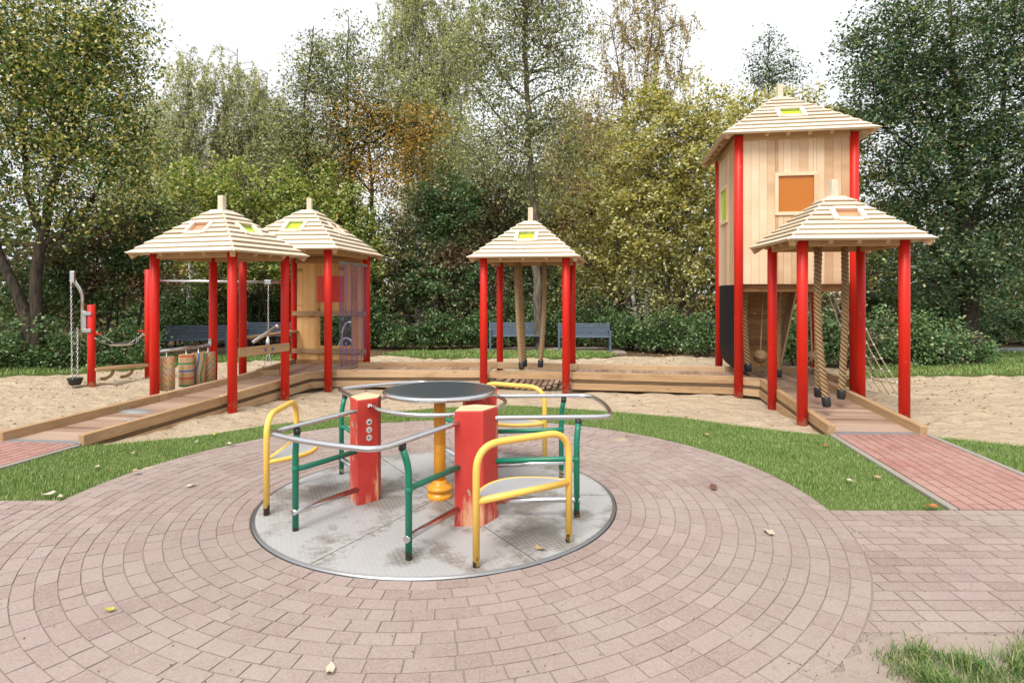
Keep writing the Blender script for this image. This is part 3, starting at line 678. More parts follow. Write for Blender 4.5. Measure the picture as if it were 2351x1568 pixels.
# ------------------------------------------------------------------ ramps and boardwalk
def boards(m, a, b, c, d, pitch=.125, th=.032, gap=.006):
    """boards lying across the quad, parallel to a-b and d-c (points carry their own z)"""
    a, b, c, d = [Vector(p) for p in (a, b, c, d)]; n = max(1, round(max((d - a).length, (c - b).length) / pitch)); dz = Vector((0, 0, th))
    for k in range(n):
        t0 = k / n; t1 = (k + 1) / n - gap / max(.1, (d - a).length); L = lambda p, q, t: p * (1 - t) + q * t
        j = Vector((0, 0, random.uniform(-.002, .002))); P = [L(a, d, t0) + j, L(b, c, t0) + j, L(b, c, t1) + j, L(a, d, t1) + j]
        m.hexa([p - dz for p in P] + P, b - a)
def kerb(parent, pts, name='kerb', w=.095, h=.14, lower=True, side=0.0):
    pts = [Vector(p) for p in pts]; m = MB(); lo = MB(); gp_ = MB()
    for p, q in zip(pts[:-1], pts[1:]):
        L_ = (q - p).length; k = max(1, round(L_ / 2.3)); d = (q - p).normalized(); r = Vector((d.y, -d.x, 0)) * side
        for j in range(k):
            s = p + (q - p) * (j / k); e = p + (q - p) * ((j + 1) / k) - d * .005; off = Vector((0, 0, -h / 2 + random.uniform(-.004, .004)))
            m.beam(s + off, e + off, w, h)
            zl = min(s.z, e.z)
            if lower and max(s.z, e.z) > .2:
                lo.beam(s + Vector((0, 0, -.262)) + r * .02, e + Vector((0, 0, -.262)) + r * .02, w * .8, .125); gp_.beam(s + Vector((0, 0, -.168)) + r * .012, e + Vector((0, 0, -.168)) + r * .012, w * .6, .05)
    o = m.build(name, M['kerbwood'], parent, bevel=.008)
    if lower and lo.v: lo.build('fascia', M['kerbwood'], parent, bevel=.006); gp_.build('gap_shade_strip', M['shadewood'], parent)  # strip of plank ends coloured dark as the shaded gap above the fascia
    return o
def oval(parent, c, rx, ry, rz, tilt, name='metal_plate', h=.06):
    m = MB(); n = 28; cs, sn = math.cos(rz), math.sin(rz); vs = [(c[0], c[1], c[2] + h)]
    for q, hh in ((.55, .8), (.85, .35), (1, 0)):
        for k in range(n):
            a = 2 * math.pi * k / n; x, y = rx * q * math.cos(a), ry * q * math.sin(a); X, Y = x * cs - y * sn, x * sn + y * cs
            vs.append((c[0] + X, c[1] + Y, c[2] + h * hh + tilt * Y))
    fs = [(0, 1 + k, 1 + (k + 1) % n) for k in range(n)]
    for r_ in range(2):
        for k in range(n): l = (k + 1) % n; fs.append((1 + r_ * n + k, 1 + (r_ + 1) * n + k, 1 + (r_ + 1) * n + l, 1 + r_ * n + l))
    m.add(vs, fs, None, True); return m.build(name, M['galv'], parent)
GR = 'wooden ramps leading up from the brick paths'
# left ramp
rl = thing('wooden_ramp', 'long wooden ramp with timber kerbs climbing from the left brick path under the shelter', 'ramp', (0, 0, 0), 0, GR)
A0, B0, B1, A1 = Vector((-6.42, 7.70, .012)), Vector((-5.33, 7.57, .012)), Vector((-3.97, 11.82, .232)), Vector((-4.98, 12.02, .232))
m = MB(); boards(m, A0 + Vector((.03, .12, 0)), B0 + Vector((.03, .12, 0)), B1, A1, .13); m.build('deck', M['deckwood'], rl, bevel=.003, segs=1)
m = MB(); boards(m, A0 + Vector((.0, -.02, .004)), B0 + Vector((0, -.02, .004)), B0 + Vector((.03, .11, .006)), A0 + Vector((.03, .11, .006)), .2); m.build('threshold_strip', M['galv'], rl)
kerb(rl, [(-5.33, 7.57, .125), (-3.92, 11.85, .345)], side=1); kerb(rl, [(-6.44, 7.70, .125), (-5.0, 12.05, .335)], lower=False)
pc = gp(312, 944, .09); oval(rl, (pc.x, pc.y, .088), .27, .12, R(-3), .05, h=.03)
pc = gp(299, 963, .08); oval(rl, (pc.x, pc.y, .075), .08, .05, 0, .05, h=.015)
# right ramp
rr = thing('wooden_ramp', 'short wooden ramp with timber kerbs under the right shelter, rising to the tower', 'ramp', (0, 0, 0), 0, GR)
m = MB(); boards(m, (4.28, 8.22, .02), (5.37, 8.16, .02), (5.42, 10.66, .232), (4.46, 10.90, .232), .13); m.build('deck', M['deckwood'], rr, bevel=.003, segs=1)
m = MB(); boards(m, (4.25, 8.05, .010), (5.38, 8.0, .010), (5.37, 8.15, .022), (4.28, 8.21, .022), .3); m.build('threshold_strip', M['galv'], rr)
kerb(rr, [(4.23, 8.10, .125), (4.44, 10.87, .345)], side=-1); kerb(rr, [(5.40, 8.02, .125), (5.46, 10.56, .345)], side=1)
pc = gp(1963, 941, .09); oval(rr, (pc.x, pc.y, .085), .40, .07, R(3), .1, h=.025)
pc = gp(1858, 925, .1); oval(rr, (pc.x, pc.y, .095), .16, .06, 0, .05, h=.03); pc = gp(1922, 911, .14); oval(rr, (pc.x, pc.y, .12), .12, .06, 0, .05, h=.03)
# boardwalk
bw = thing('boardwalk', 'raised timber boardwalk running from the playhouse past the middle shelter to the tower', 'boardwalk')
Z = .235
def P3(x, y, z=Z): return (x, y, z)
for q_ in (
    (P3(-5.0, 12.06), P3(-5.02, 14.05), P3(-3.38, 13.95), P3(-3.50, 12.08), .13),
    (P3(-4.96, 12.04), P3(-3.95, 11.87), P3(-3.52, 12.07), P3(-4.9, 12.05), .13),
    (P3(-3.49, 12.09), P3(-3.37, 13.34), P3(-.42, 13.42), P3(-.47, 12.05), .125),
    (P3(1.2, 11.74), P3(1.42, 13.06), P3(4.35, 12.60), P3(4.15, 11.2), .125),
    (P3(4.16, 11.2), P3(4.36, 12.60), P3(6.1, 12.42), P3(5.92, 10.85), .13),
    (P3(4.2, 11.16), P3(4.48, 10.92), P3(5.42, 10.7), P3(5.88, 10.83), .13)):
    m = MB(); boards(m, *q_); m.build('deck', M['deckwood'], bw, bevel=.003, segs=1)
kerb(bw, [(-3.92, 11.85, .345), (-3.44, 12.03, .345), (-.50, 12.00, .34)], side=1)
kerb(bw, [(-.46, 12.0, .34), (1.10, 11.76, .34)], lower=False)
kerb(bw, [(1.14, 11.76, .34), (4.10, 11.20, .34), (4.44, 10.87, .345)], side=1)
kerb(bw, [(-3.36, 13.40, .34), (-.3, 13.48, .335), (1.42, 13.12, .335), (4.42, 12.66, .34), (6.12, 12.47, .34), (5.96, 10.85, .34)], lower=False)
kerb(bw, [(-5.08, 12.06, .33), (-4.6, 12.14, .335)], lower=False); kerb(bw, [(-5.06, 12.2, .335), (-5.05, 14.1, .335)], lower=False)
m = MB()
for k in range(13):                                           # sagging slat bridge below the middle shelter
    t_ = (k + .5) / 13; x = -.44 + 1.6 * t_; zz = .20 - .34 * math.sin(math.pi * t_) ** .8 * .62; yb = 12.0 - .15 * t_
    m.beam((x - .02, yb - .02, zz), (x + .18, yb + 1.32, zz), .085, .04)
m.build('slat_bridge', M['deckwood'], bw, bevel=.006)
m = MB()
for dy in (.1, 1.2): m.tube([(-.46 + 1.62 * t, 12.0 - .15 * t + dy, .17 - .21 * math.sin(math.pi * t) ** .8) for t in np.linspace(0, 1, 13)], .016, 6)
m.build('bridge_cable', M['rubber'], bw)
for (x0, y0, x1) in ((-2.1, 12.5, -.95), (2.1, 12.05, 3.1)):
    m = MB(); m.box(((x0 + x1) / 2, y0, Z + .006), (x1 - x0, .34, .008), R(-1 if x0 < 0 else -10)); m.build('floor_grate', M['grate'], bw)

# ------------------------------------------------------------------ ropes
def rope_strands(pts, Rr, ns=3, pitch=.20, n=7, phase=0.0):
    m = MB(); P = [Vector(p) for p in pts]; m_ = 90; L = [0]
    for a, b in zip(P[:-1], P[1:]): L.append(L[-1] + (b - a).length)
    def pos(s):
        for i in range(len(P) - 1):
            if s <= L[i + 1] or i == len(P) - 2:
                t = (s - L[i]) / (L[i + 1] - L[i]); return P[i] * (1 - t) + P[i + 1] * t
    steps = int(L[-1] / (pitch / 9)) + 2
    for k in range(ns):
        q = []
        for i in range(steps):
            s = L[-1] * i / (steps - 1); a = 2 * math.pi * (s / pitch + k / ns) + phase; c = pos(s)
            q.append(c + Vector((math.cos(a), math.sin(a), 0)) * Rr * .62)
        m.tube(q, Rr * .40, n)
    return m
def curve(p0, p1, bow, n=16):
    p0, p1, bow = Vector(p0), Vector(p1), Vector(bow); return [p0 * (1 - t) + p1 * t + bow * math.sin(math.pi * t) for t in np.linspace(0, 1, n)]
def thick_rope(label, p0, p1, bow, Rr, group):
    rp = rope_strands(curve(p0, p1, bow), Rr, phase=random.random() * 6, pitch=Rr * 3.6).build('climbing_rope', M['rope']); tag(rp, label, 'rope', group)
    p1 = Vector(p1); d = (p1 - Vector(curve(p0, p1, bow)[-2])).normalized()
    m = MB(); m.tube([p1 - d * .02, p1 + d * .0, p1 + d * .10, p1 + d * .125, p1 + d * .13], [Rr * 1.05, Rr * 1.12, Rr * 1.12, Rr * .9, Rr * .3], 14); m.build('end_cap', M['rubber'], rp)
g1 = 'thick ropes hanging in the middle shelter'; g2 = 'thick ropes hanging in the right shelter'; g3 = 'ropes hanging below the tower floor'
thick_rope('thick hemp rope with black cap, front left of three in the middle shelter', at(1185, 600, 12.3), at(1197, 834, 11.95), (-.02, 0, 0), .05, g1)
thick_rope('thick hemp rope mostly hidden behind the front left rope of the middle shelter', at(1193, 602, 12.75), at(1204, 828, 12.8), (.0, 0, 0), .05, g1)
thick_rope('thick hemp rope hanging alone to the right in the middle shelter', at(1249, 600, 12.4), at(1241.5, 829, 12.3), (.035, 0, 0), .05, g1)
thick_rope('thick hemp rope with lowest black cap in the right shelter', at(1881, 556, 9.2), at(1896, 914, 8.9), (-.07, 0, 0), .055, g2)
thick_rope('thick hemp rope at left rear of the right shelter, ending above the deck', at(1877, 556, 9.55), at(1878.5, 893, 9.5), (.0, 0, 0), .055, g2)
thick_rope('thick hemp rope hanging on the right in the right shelter', at(1939, 554, 9.35), at(1932, 897, 9.3), (.03, 0, 0), .055, g2)
thick_rope('dark thick rope with black cap hanging under the tower beside the rubber apron', at(1709, 662, 11.6), at(1717, 838, 11.5), (-.03, 0, 0), .062, g3)
thick_rope('thick rope with black cap hanging under the tower by the shelter post', at(1787, 662, 11.6), at(1789, 851, 11.5), (0, 0, 0), .045, g3)
def link_chain(m, p0, p1, sag=0.0, pitch=.045, r=.006):
    p0, p1 = Vector(p0), Vector(p1); n = max(2, int((p1 - p0).length / pitch)); pts = []
    for i in range(n + 1): t = i / n; pts.append(p0 * (1 - t) + p1 * t + Vector((0, 0, -sag * math.sin(math.pi * t))))
    for i in range(n):
        a, b = pts[i], pts[i + 1]; d = (b - a).normalized(); o = d.orthogonal().normalized()
        if i % 2: o = d.cross(o)
        c = (a + b) / 2; hl = (b - a).length * .62
        m.tube([c + d * hl * math.cos(k * math.pi / 4) + o * hl * .5 * math.sin(k * math.pi / 4) for k in range(8)], r, 5, closed=True)
def knot_rope(label, top, ball, bot):
    t = thing('knotted_rope', label, 'rope', tuple(bot), 0, g3); ob = Vector(bot)
    m = MB(); m.tube([Vector(top) - ob, Vector(ball) - ob, (Vector(ball) - ob) * .45], .012, 8); m.build('rope', M['thinrope'], t)
    m = MB(); c = Vector(ball) - ob
    for k in range(9):
        ax = Vector((random.gauss(0, 1), random.gauss(0, 1), random.gauss(0, 1))).normalized(); u = ax.orthogonal().normalized(); v = ax.cross(u); rr = .10
        m.tube([c + ax * .04 * ((k % 3) - 1) + (u * math.cos(q) + v * math.sin(q)) * rr for q in np.linspace(0, 2 * math.pi, 18)[:-1]], .026, 6, closed=True)
    m.build('knot', M['rope'], t)
    m = MB(); link_chain(m, (Vector(ball) - ob) * .45, (0, 0, 0)); m.build('chain', M['steel'], t)
knot_rope('thin rope with a big knot in front of the climbing wall, chained to the deck', at(1752, 660, 11.9), at(1745.5, 818, 11.7), gp(1752, 854, .24))
knot_rope('thin rope with a big knot behind the thick ropes, chained to the deck', at(1858, 660, 11.8), at(1865, 822, 11.5), gp(1859, 858, .24))
# climbing net from the tower floor to the sand
nr_ = thing('climbing_net', 'rope climbing net stretched from the tower down to the sand', 'climbing net', (6.9, 11.7, 0)); o0 = Vector((6.9, 11.7, 0))
def tl(u, v, z): c, s_ = math.cos(R(-9.6)), math.sin(R(-9.6)); return Vector((5.24 + u * c - v * s_, 11.98 + u * s_ + v * c, z))
tops = [tl(TA, s_ - TB, 2.02) for s_ in (1.54, 1.26, .96, .67, .40)]; bots = [gp(2001, 892, -.02), gp(2021, 899, -.02), gp(2041, 905, -.02), gp(2061, 906, -.02), gp(2082, 912, -.02)]
lines = [[Vector((0, 0, -.16 * math.sin(math.pi * t))) + a * (1 - t) + b * t - o0 for t in np.linspace(0, 1, 25)] for a, b in zip(tops, bots)]
for l in lines: m = MB(); m.tube(l, .011, 7); m.build('net_rope', M['thinrope'], nr_)
for k in range(2, 23, 3):
    m = MB(); pts = []
    for j, l in enumerate(lines[:-1]):
        for t in (0, .33, .66): pts.append(l[k] * (1 - t) + lines[j + 1][k] * t + Vector((0, 0, -.03 * math.sin(math.pi * t))))
    pts.append(lines[-1][k]); m.tube(pts, .011, 7); rg = m.build('net_rung', M['thinrope'], nr_)
    for l in lines: m = MB(); m.lathe([(.008, -.022), (.022, -.01), (.022, .01), (.008, .022)], tuple(l[k]), 10); m.build('net_joint', M['white'], rg)

# ------------------------------------------------------------------ play things round the left shelters
P1 = Vector((-4.434, 9.70, 0)); P2 = Vector((-4.045, 10.90, 0)); P3_ = Vector((-5.956, 10.20, 0)); P4 = Vector((-5.566, 11.40, 0))
d12 = (P2 - P1).normalized()
m = MB(); m.beam(P1 + d12 * .05 + Vector((.06, -.02, .915)), P2 - d12 * -.02 + Vector((.06, -.02, .905)), .05, .145); hb = keep_world(m.build('spyglass_beam', M['kerbwood'], shA, bevel=.006), shA)
t = thing('spyglass', 'tilted steel spyglass on a short stand on the shelter beam', 'telescope', tuple(P1 * .42 + P2 * .58 + Vector((.06, 0, .98))))
m = MB(); m.lathe([(.03, 0), (.034, .02), (.034, .09), (.022, .10), (.02, .16)], (0, 0, 0), 14); m.build('stand', M['steel'], t)
m = MB(); a_, b_ = Vector((-.235, -.06, .05)), Vector((.16, .05, .335)); m.tube([a_, a_ + (b_ - a_) * .02, a_ + (b_ - a_) * .9, a_ + (b_ - a_) * .9, b_], [.026, .03, .03, .037, .037], 16); m.build('tube', M['steel'], t)
# roller rail
d34 = (P4 - P3_).normalized()
m = MB(); m.tube([P3_ + Vector((.03, .06, .885)) , P4 + Vector((0, -.05, .905))], .028, 12); m.box(P4 + Vector((0, -.1, .95)), (.05, .06, .14)); rail = keep_world(m.build('roller_rail', M['steel'], shA), shA)
def rollermat(name, kind):
    k = NM(name, .6, .3); p = k.obj(); sx = k.N("ShaderNodeSeparateXYZ"); k.L(p, sx.inputs[0])
    ang = k.math('ARCTAN2', sx.outputs[1], sx.outputs[0]); z = sx.outputs[2]
    g = k.noise(1, 5, k.mapv(p, (20, 20, 2))); b = k.ramp(g, [(.3, (.40, .24, .11)), (.7, (.60, .41, .22))])
    def stripe(b, f, off, wd, c): return k.mix(k.math('LESS_THAN', k.math('PINGPONG', k.math('ADD', f, off), .5), wd), b, c)
    red, blu, grn, yel = (.55, .07, .02), (.03, .16, .42), (.01, .24, .10), (.6, .3, .03)
    if kind == 'dash': f = k.math('ADD', k.math('MULTIPLY', z, 3.3), k.math('MULTIPLY', k.math('PINGPONG', k.math('MULTIPLY', ang, .9), .5), .7))
    elif kind == 'band': f = k.math('MULTIPLY', z, 2.6)
    elif kind == 'wave': f = k.math('ADD', k.math('MULTIPLY', ang, .45), k.math('MULTIPLY', k.math('SINE', k.math('MULTIPLY', z, 9)), .12))
    else: f = k.math('ADD', k.math('MULTIPLY', z, 3.2), k.math('ABSOLUTE', k.math('MULTIPLY', k.math('ADD', ang, 1.4), .55)))
    q = .035 if kind != 'wave' else .05
    for off, c in ((.0, blu), (.33, red), (.66, grn)): b = stripe(b, f, off, q, c)
    if kind == 'dash':
        q = k.math('GREATER_THAN', k.math('PINGPONG', k.math('MULTIPLY', ang, 1.1), .5), .3); b = k.mix(q, b, k.ramp(g, [(.3, (.40, .24, .11)), (.7, (.60, .41, .22))]))
    k.base(b); return k.m
RL = [('dash', 383, 'leftmost wooden roller, painted with short coloured dashes'), ('band', 428, 'wooden roller with painted rings, second from the left on the rail'),
      ('wave', 456, 'wooden roller with a wavy green line, between ringed and chevron rollers'), ('chevron', 478, 'wooden roller painted with chevrons, nearest the rail end')]
for kind, px, lb in RL:
    k_ = (px - CX) / FPX; a = P3_; den = d34.x - k_ * d34.y; s_ = (k_ * a.y - a.x) / den; c = a + d34 * s_
    t = thing('painted_roller', lb, 'roller', (c.x, c.y, .88), random.random(), 'painted wooden rollers hanging from the rail')
    m = MB(); m.lathe([(.11, -.665), (.125, -.65), (.125, -.12), (.11, -.10)], (0, 0, 0), 24); m.build('drum', rollermat('painted_roller_' + kind, kind), t, )
    m = MB(); m.lathe([(.012, -.74), (.012, .0)], (0, 0, 0), 8); m.build('spindle', M['steel'], t)
# small painted star marks on the spyglass beam
m = MB()
for s_ in (.52, .66):
    c = P1 + d12 * 1.26 * s_ + Vector((.06, -.02, .91)); n_ = Vector((d12.y, -d12.x, 0)); c = c + n_ * .0275
    for a in (0, 60, 120):
        u = (d12 * math.cos(R(a)) + Vector((0, 0, 1)) * math.sin(R(a))) * .035; v = u.cross(n_).normalized() * .006
        m.add([c + n_ * a * 2e-5 + u + v, c + n_ * a * 2e-5 - u + v, c + n_ * a * 2e-5 - u - v, c + n_ * a * 2e-5 + u - v], [(0, 1, 2, 3)])
m.build('star_marks', simple('blue_mark_paint', (.03, .12, .4), .5), hb)
# single posts, bar, sand crane, chained dish, trough
pa, pb = Vector((-8.52, 12.4, 0)), Vector((-7.87, 13.25, 0)); pc_ = Vector((-5.03, 14.18, 0))
def lone_post(label, p, top):
    m = MB(); m.lathe([(PRAD, -.35), (PRAD, top - .015), (PRAD * .75, top)], (0, 0, 0), 24); o = m.build('post', M['red']); o.location = p; return tag(o, label, 'post')
o = lone_post('short red post at far left carrying the sand crane', pa, 1.62); o.name = 'red_post'
o = lone_post('tall red post standing behind the left shelter, holding the steel bar', pb, 2.36); o.name = 'red_post'
m = MB(); m.tube([pb + Vector((.05, 0, 2.12)), Vector((-5.35, 14.1, 2.10))], .027, 12); hbar = m.build('horizontal_bar', M['steel']); tag(hbar, 'long steel bar between the tall red post and the playhouse', 'bar')
hb_p = lambda px: (lambda k_: (pb + (Vector((-5.35, 14.1, 0)) - pb) * ((k_ * pb.y - pb.x) / ((-5.35 - pb.x) - k_ * (14.1 - pb.y)))))((px - CX) / FPX)
q = hb_p(616)
t = thing('chain_digger', 'steel chain hanging from the horizontal bar with a small digging bucket', 'chain', (q.x, q.y, 0))
m = MB(); m.box((0, 0, 2.10), (.16, .09, .1)); m.build('bracket', M['galv'], t, bevel=.01)
for c_ in (((0, 0, 2.05), (0, 0, .5)), ((0, 0, .5), (-.1, 0, .16)), ((0, 0, .5), (.1, 0, .16))): m = MB(); link_chain(m, *c_); m.build('chain', M['steel'], t)
m = MB(); m.lathe([(.08, .02), (.13, .15), (.14, .16), (.12, .155)], (0, 0, 0), 18); m.build('bucket', M['rubber'], t)
t = thing('sand_crane', 'steel sand crane arm with chain hoist clamped to the short red post', 'crane', (pa.x, pa.y, 0))
m = MB(); m.box((-.11, -.02, 1.28), (.09, .10, .44)); m.box((-.035, -.085, 1.10), (.17, .02, .07)); m.box((-.035, -.085, 1.44), (.17, .02, .07)); m.build('mount_plate', M['galv'], t, bevel=.008)
m = MB(); m.tube(fillet([(-.16, -.03, 1.1), (-.16, -.03, 1.85), (-.26, -.1, 2.08), (-.28, -.12, 2.16)], .2), .034, 14); arm = m.build('arm', M['steel'], t)
m = MB(); m.box((-.285, -.13, 2.18), (.09, .07, .24)); m.build('pulley_box', M['steel'], arm, bevel=.015)
for c_ in (((-.30, -.16, 2.1), (-.28, -.16, .15)), ((-.17, -.16, 1.15), (-.17, -.16, .15)), ((-.28, -.16, .03), (-.22, -.16, -.1))): m = MB(); link_chain(m, *c_, r=.007); m.build('chain', M['steel'], t)
m = MB(); m.lathe([(.085, .02), (.10, .03), (.135, .14), (.145, .16), (.128, .155), (.115, .13)], (-.22, -.16, 0), 24); m.build('bucket', M['rubber'], t)
def pab(s_, z, oy=0.0): return pa * (1 - s_) + pb * s_ + Vector((0, oy, z))
t = thing('hanging_dish', 'shallow steel dish slung on four chains between the two lone red posts', 'dish', tuple(pab(.5, .80)))
w0 = pab(.5, .80); m = MB(); m.lathe([(.06, -.05), (.20, -.035), (.27, 0), (.285, .005), (.26, -.003), (.18, -.028), (.05, -.042)], (0, 0, 0), 28); m.build('dish', M['steel'], t)
for s_, x in ((0, -.24), (1, .24)):
    for y in (-.12, .12):
        m = MB(); link_chain(m, pab(s_, 1.03 if y > 0 else .95) + Vector((.1 if s_ == 0 else -.1, y * .4, 0)) - w0, (x, y, 0)); m.build('chain', M['steel'], t)
m = MB(); m.tube([pa + Vector((.05, 0, 1.03)), pa + Vector((.2, .02, 1.03))], .016, 8); m.tube([pb + Vector((-.05, 0, 1.03)), pb + Vector((-.2, -.04, 1.03))], .016, 8)
k_ = m.build('arm_pins', M['red'], t); k_.location = -w0
t = thing('sand_trough', 'low plank trough with two bent spouts between the lone red posts', 'trough', tuple(pab(.5, .32)))
a_, b_ = pab(.06, .31) - pab(.5, .32), pab(.97, .31) - pab(.5, .32)
m = MB(); m.beam(a_ + Vector((0, -.04, 0)), b_ + Vector((0, -.04, 0)), .26, .06); m.build('plank', M['kerbwood'], t, bevel=.008)
for s_ in (.32, .70):
    c = a_ * (1 - s_) + b_ * s_; m = MB(); m.tube(fillet([c + Vector((.06, -.06, -.02)), c + Vector((.04, -.07, -.14)), c + Vector((-.06, -.10, -.21)), c + Vector((-.16, -.12, -.22))], .1), .032, 12); m.build('spout', M['rope'], t)

# ------------------------------------------------------------------ benches, rustic fence
def bench(label, c, rz, L_=1.62):
    t = thing('park_bench', label, 'bench', c, rz, 'slate blue park benches'); h = L_ / 2
    m = MB()
    for k in range(5): m.box((0, -.22 + k * .095, .43 + .008 * abs(k - 2)), (L_, .08, .03))
    m.build('seat', M['bench'], t, bevel=.006)
    m = MB()
    for k in range(5): m.box((0, .20 + k * .018, .50 + k * .082), (L_, .03, .068))
    m.build('backrest', M['bench'], t, bevel=.006)
    for s_ in (-1, 1):
        m = MB(); x = s_ * (h + .0); m.box((x, -.24, .31), (.06, .07, .62)); m.beam((x, .20, 0), (x, .30, .88), .06, .06); m.beam((x, -.27, .635), (x, .27, .635), .065, .035); m.beam((x, -.22, .40), (x, .22, .40), .05, .05)
        m.build('side_frame', M['bench'], t, bevel=.006)
bench('slate blue bench behind the middle shelter, left one of the two', (.10, 19.9, 0), R(2)); bench('slate blue bench just right of the middle shelter, by the hedge', (2.33, 19.75, -.02), R(-3))
bench('slate blue bench seen between the posts of the left shelter', (-9.55, 18.5, -.02), R(10), 1.85); bench('slate blue bench half hidden behind spyglass and shelf', (-7.8, 20.0, 0), R(6), 1.8)
t = thing('rail_fence', 'dark rustic two-rail fence in the shadow right of the playhouse', 'fence', (-3.9, 22.5, 0))
for x in (-1.6, .1, 1.4): m = MB(); m.lathe([(.05, -.2), (.05, 1.12), (.04, 1.14)], (x, 0, 0), 10); m.build('fence_post', M['darkbark'], t)
for z in (1.0, .68): m = MB(); m.beam((-1.9, .05, z), (1.6, .05, z - .02), .05, .09); m.build('fence_rail', M['bark'], t, bevel=.01)

# ------------------------------------------------------------------ the carousel
ca = thing('carousel', 'worn roundabout with red pedestals, yellow seats, green rails and a dark round table', 'roundabout', tuple(CC))
m = MB(); m.lathe([(CR - .025, -.05), (CR - .025, .016)], (0, 0, 0), 96); m.build('floor_disc', M['plate'], ca)
m = MB(); m.lathe([(CR - .024, -.05), (CR - .024, .017), (CR - .018, .019), (CR - .016, .006), (CR - .008, .006), (CR - .006, .018), (CR, .018), (CR + .004, -.05)], (0, 0, 0), 96); m.build('rim_ring', M['dullsteel'], ca)
m = MB(); m.lathe([(CR + .005, -.05), (CR + .005, .006), (CR + .012, .006), (CR + .012, -.05)], (0, 0, 0), 96); m.build('rim_gap', M['rubber'], ca)
m = MB(); m.lathe([(.112, .0), (.112, .055), (.098, .06), (.098, .085), (.118, .09), (.118, .115), (.10, .13), (.066, .15), (.066, .17), (.052, .18)], (0, 0, 0), 32); m.lathe([(.0535, .17), (.0535, .50), (.051, .503), (.0535, .506), (.0535, .74), (.051, .743), (.0535, .746), (.0535, .97)], (0, 0, 0), 28); m.build('column', M['amber'], ca)
m = MB(); m.lathe([(.2, .965), (.49, .985), (.495, 1.000), (.46, 1.004), (.25, 1.001), (.02, .998)], (0, 0, 0), 64); tt = m.build('tabletop', M['tabletop'], ca)
m = MB(); m.tube(arc((0, 0), .495, 0, 2 * math.pi, 72, .985)[:-1], .021, 12, closed=True); m.build('table_rim', M['steel'], tt)
m = MB(); m.tube(arc((0, 0), .60, 0, 2 * math.pi, 72, .885)[:-1], .017, 12, closed=True); m.build('inner_ring', M['steel'], ca)
def pol(th, r, lat, z): return Vector((r * math.cos(th) - lat * math.sin(th), r * math.sin(th) + lat * math.cos(th), z))
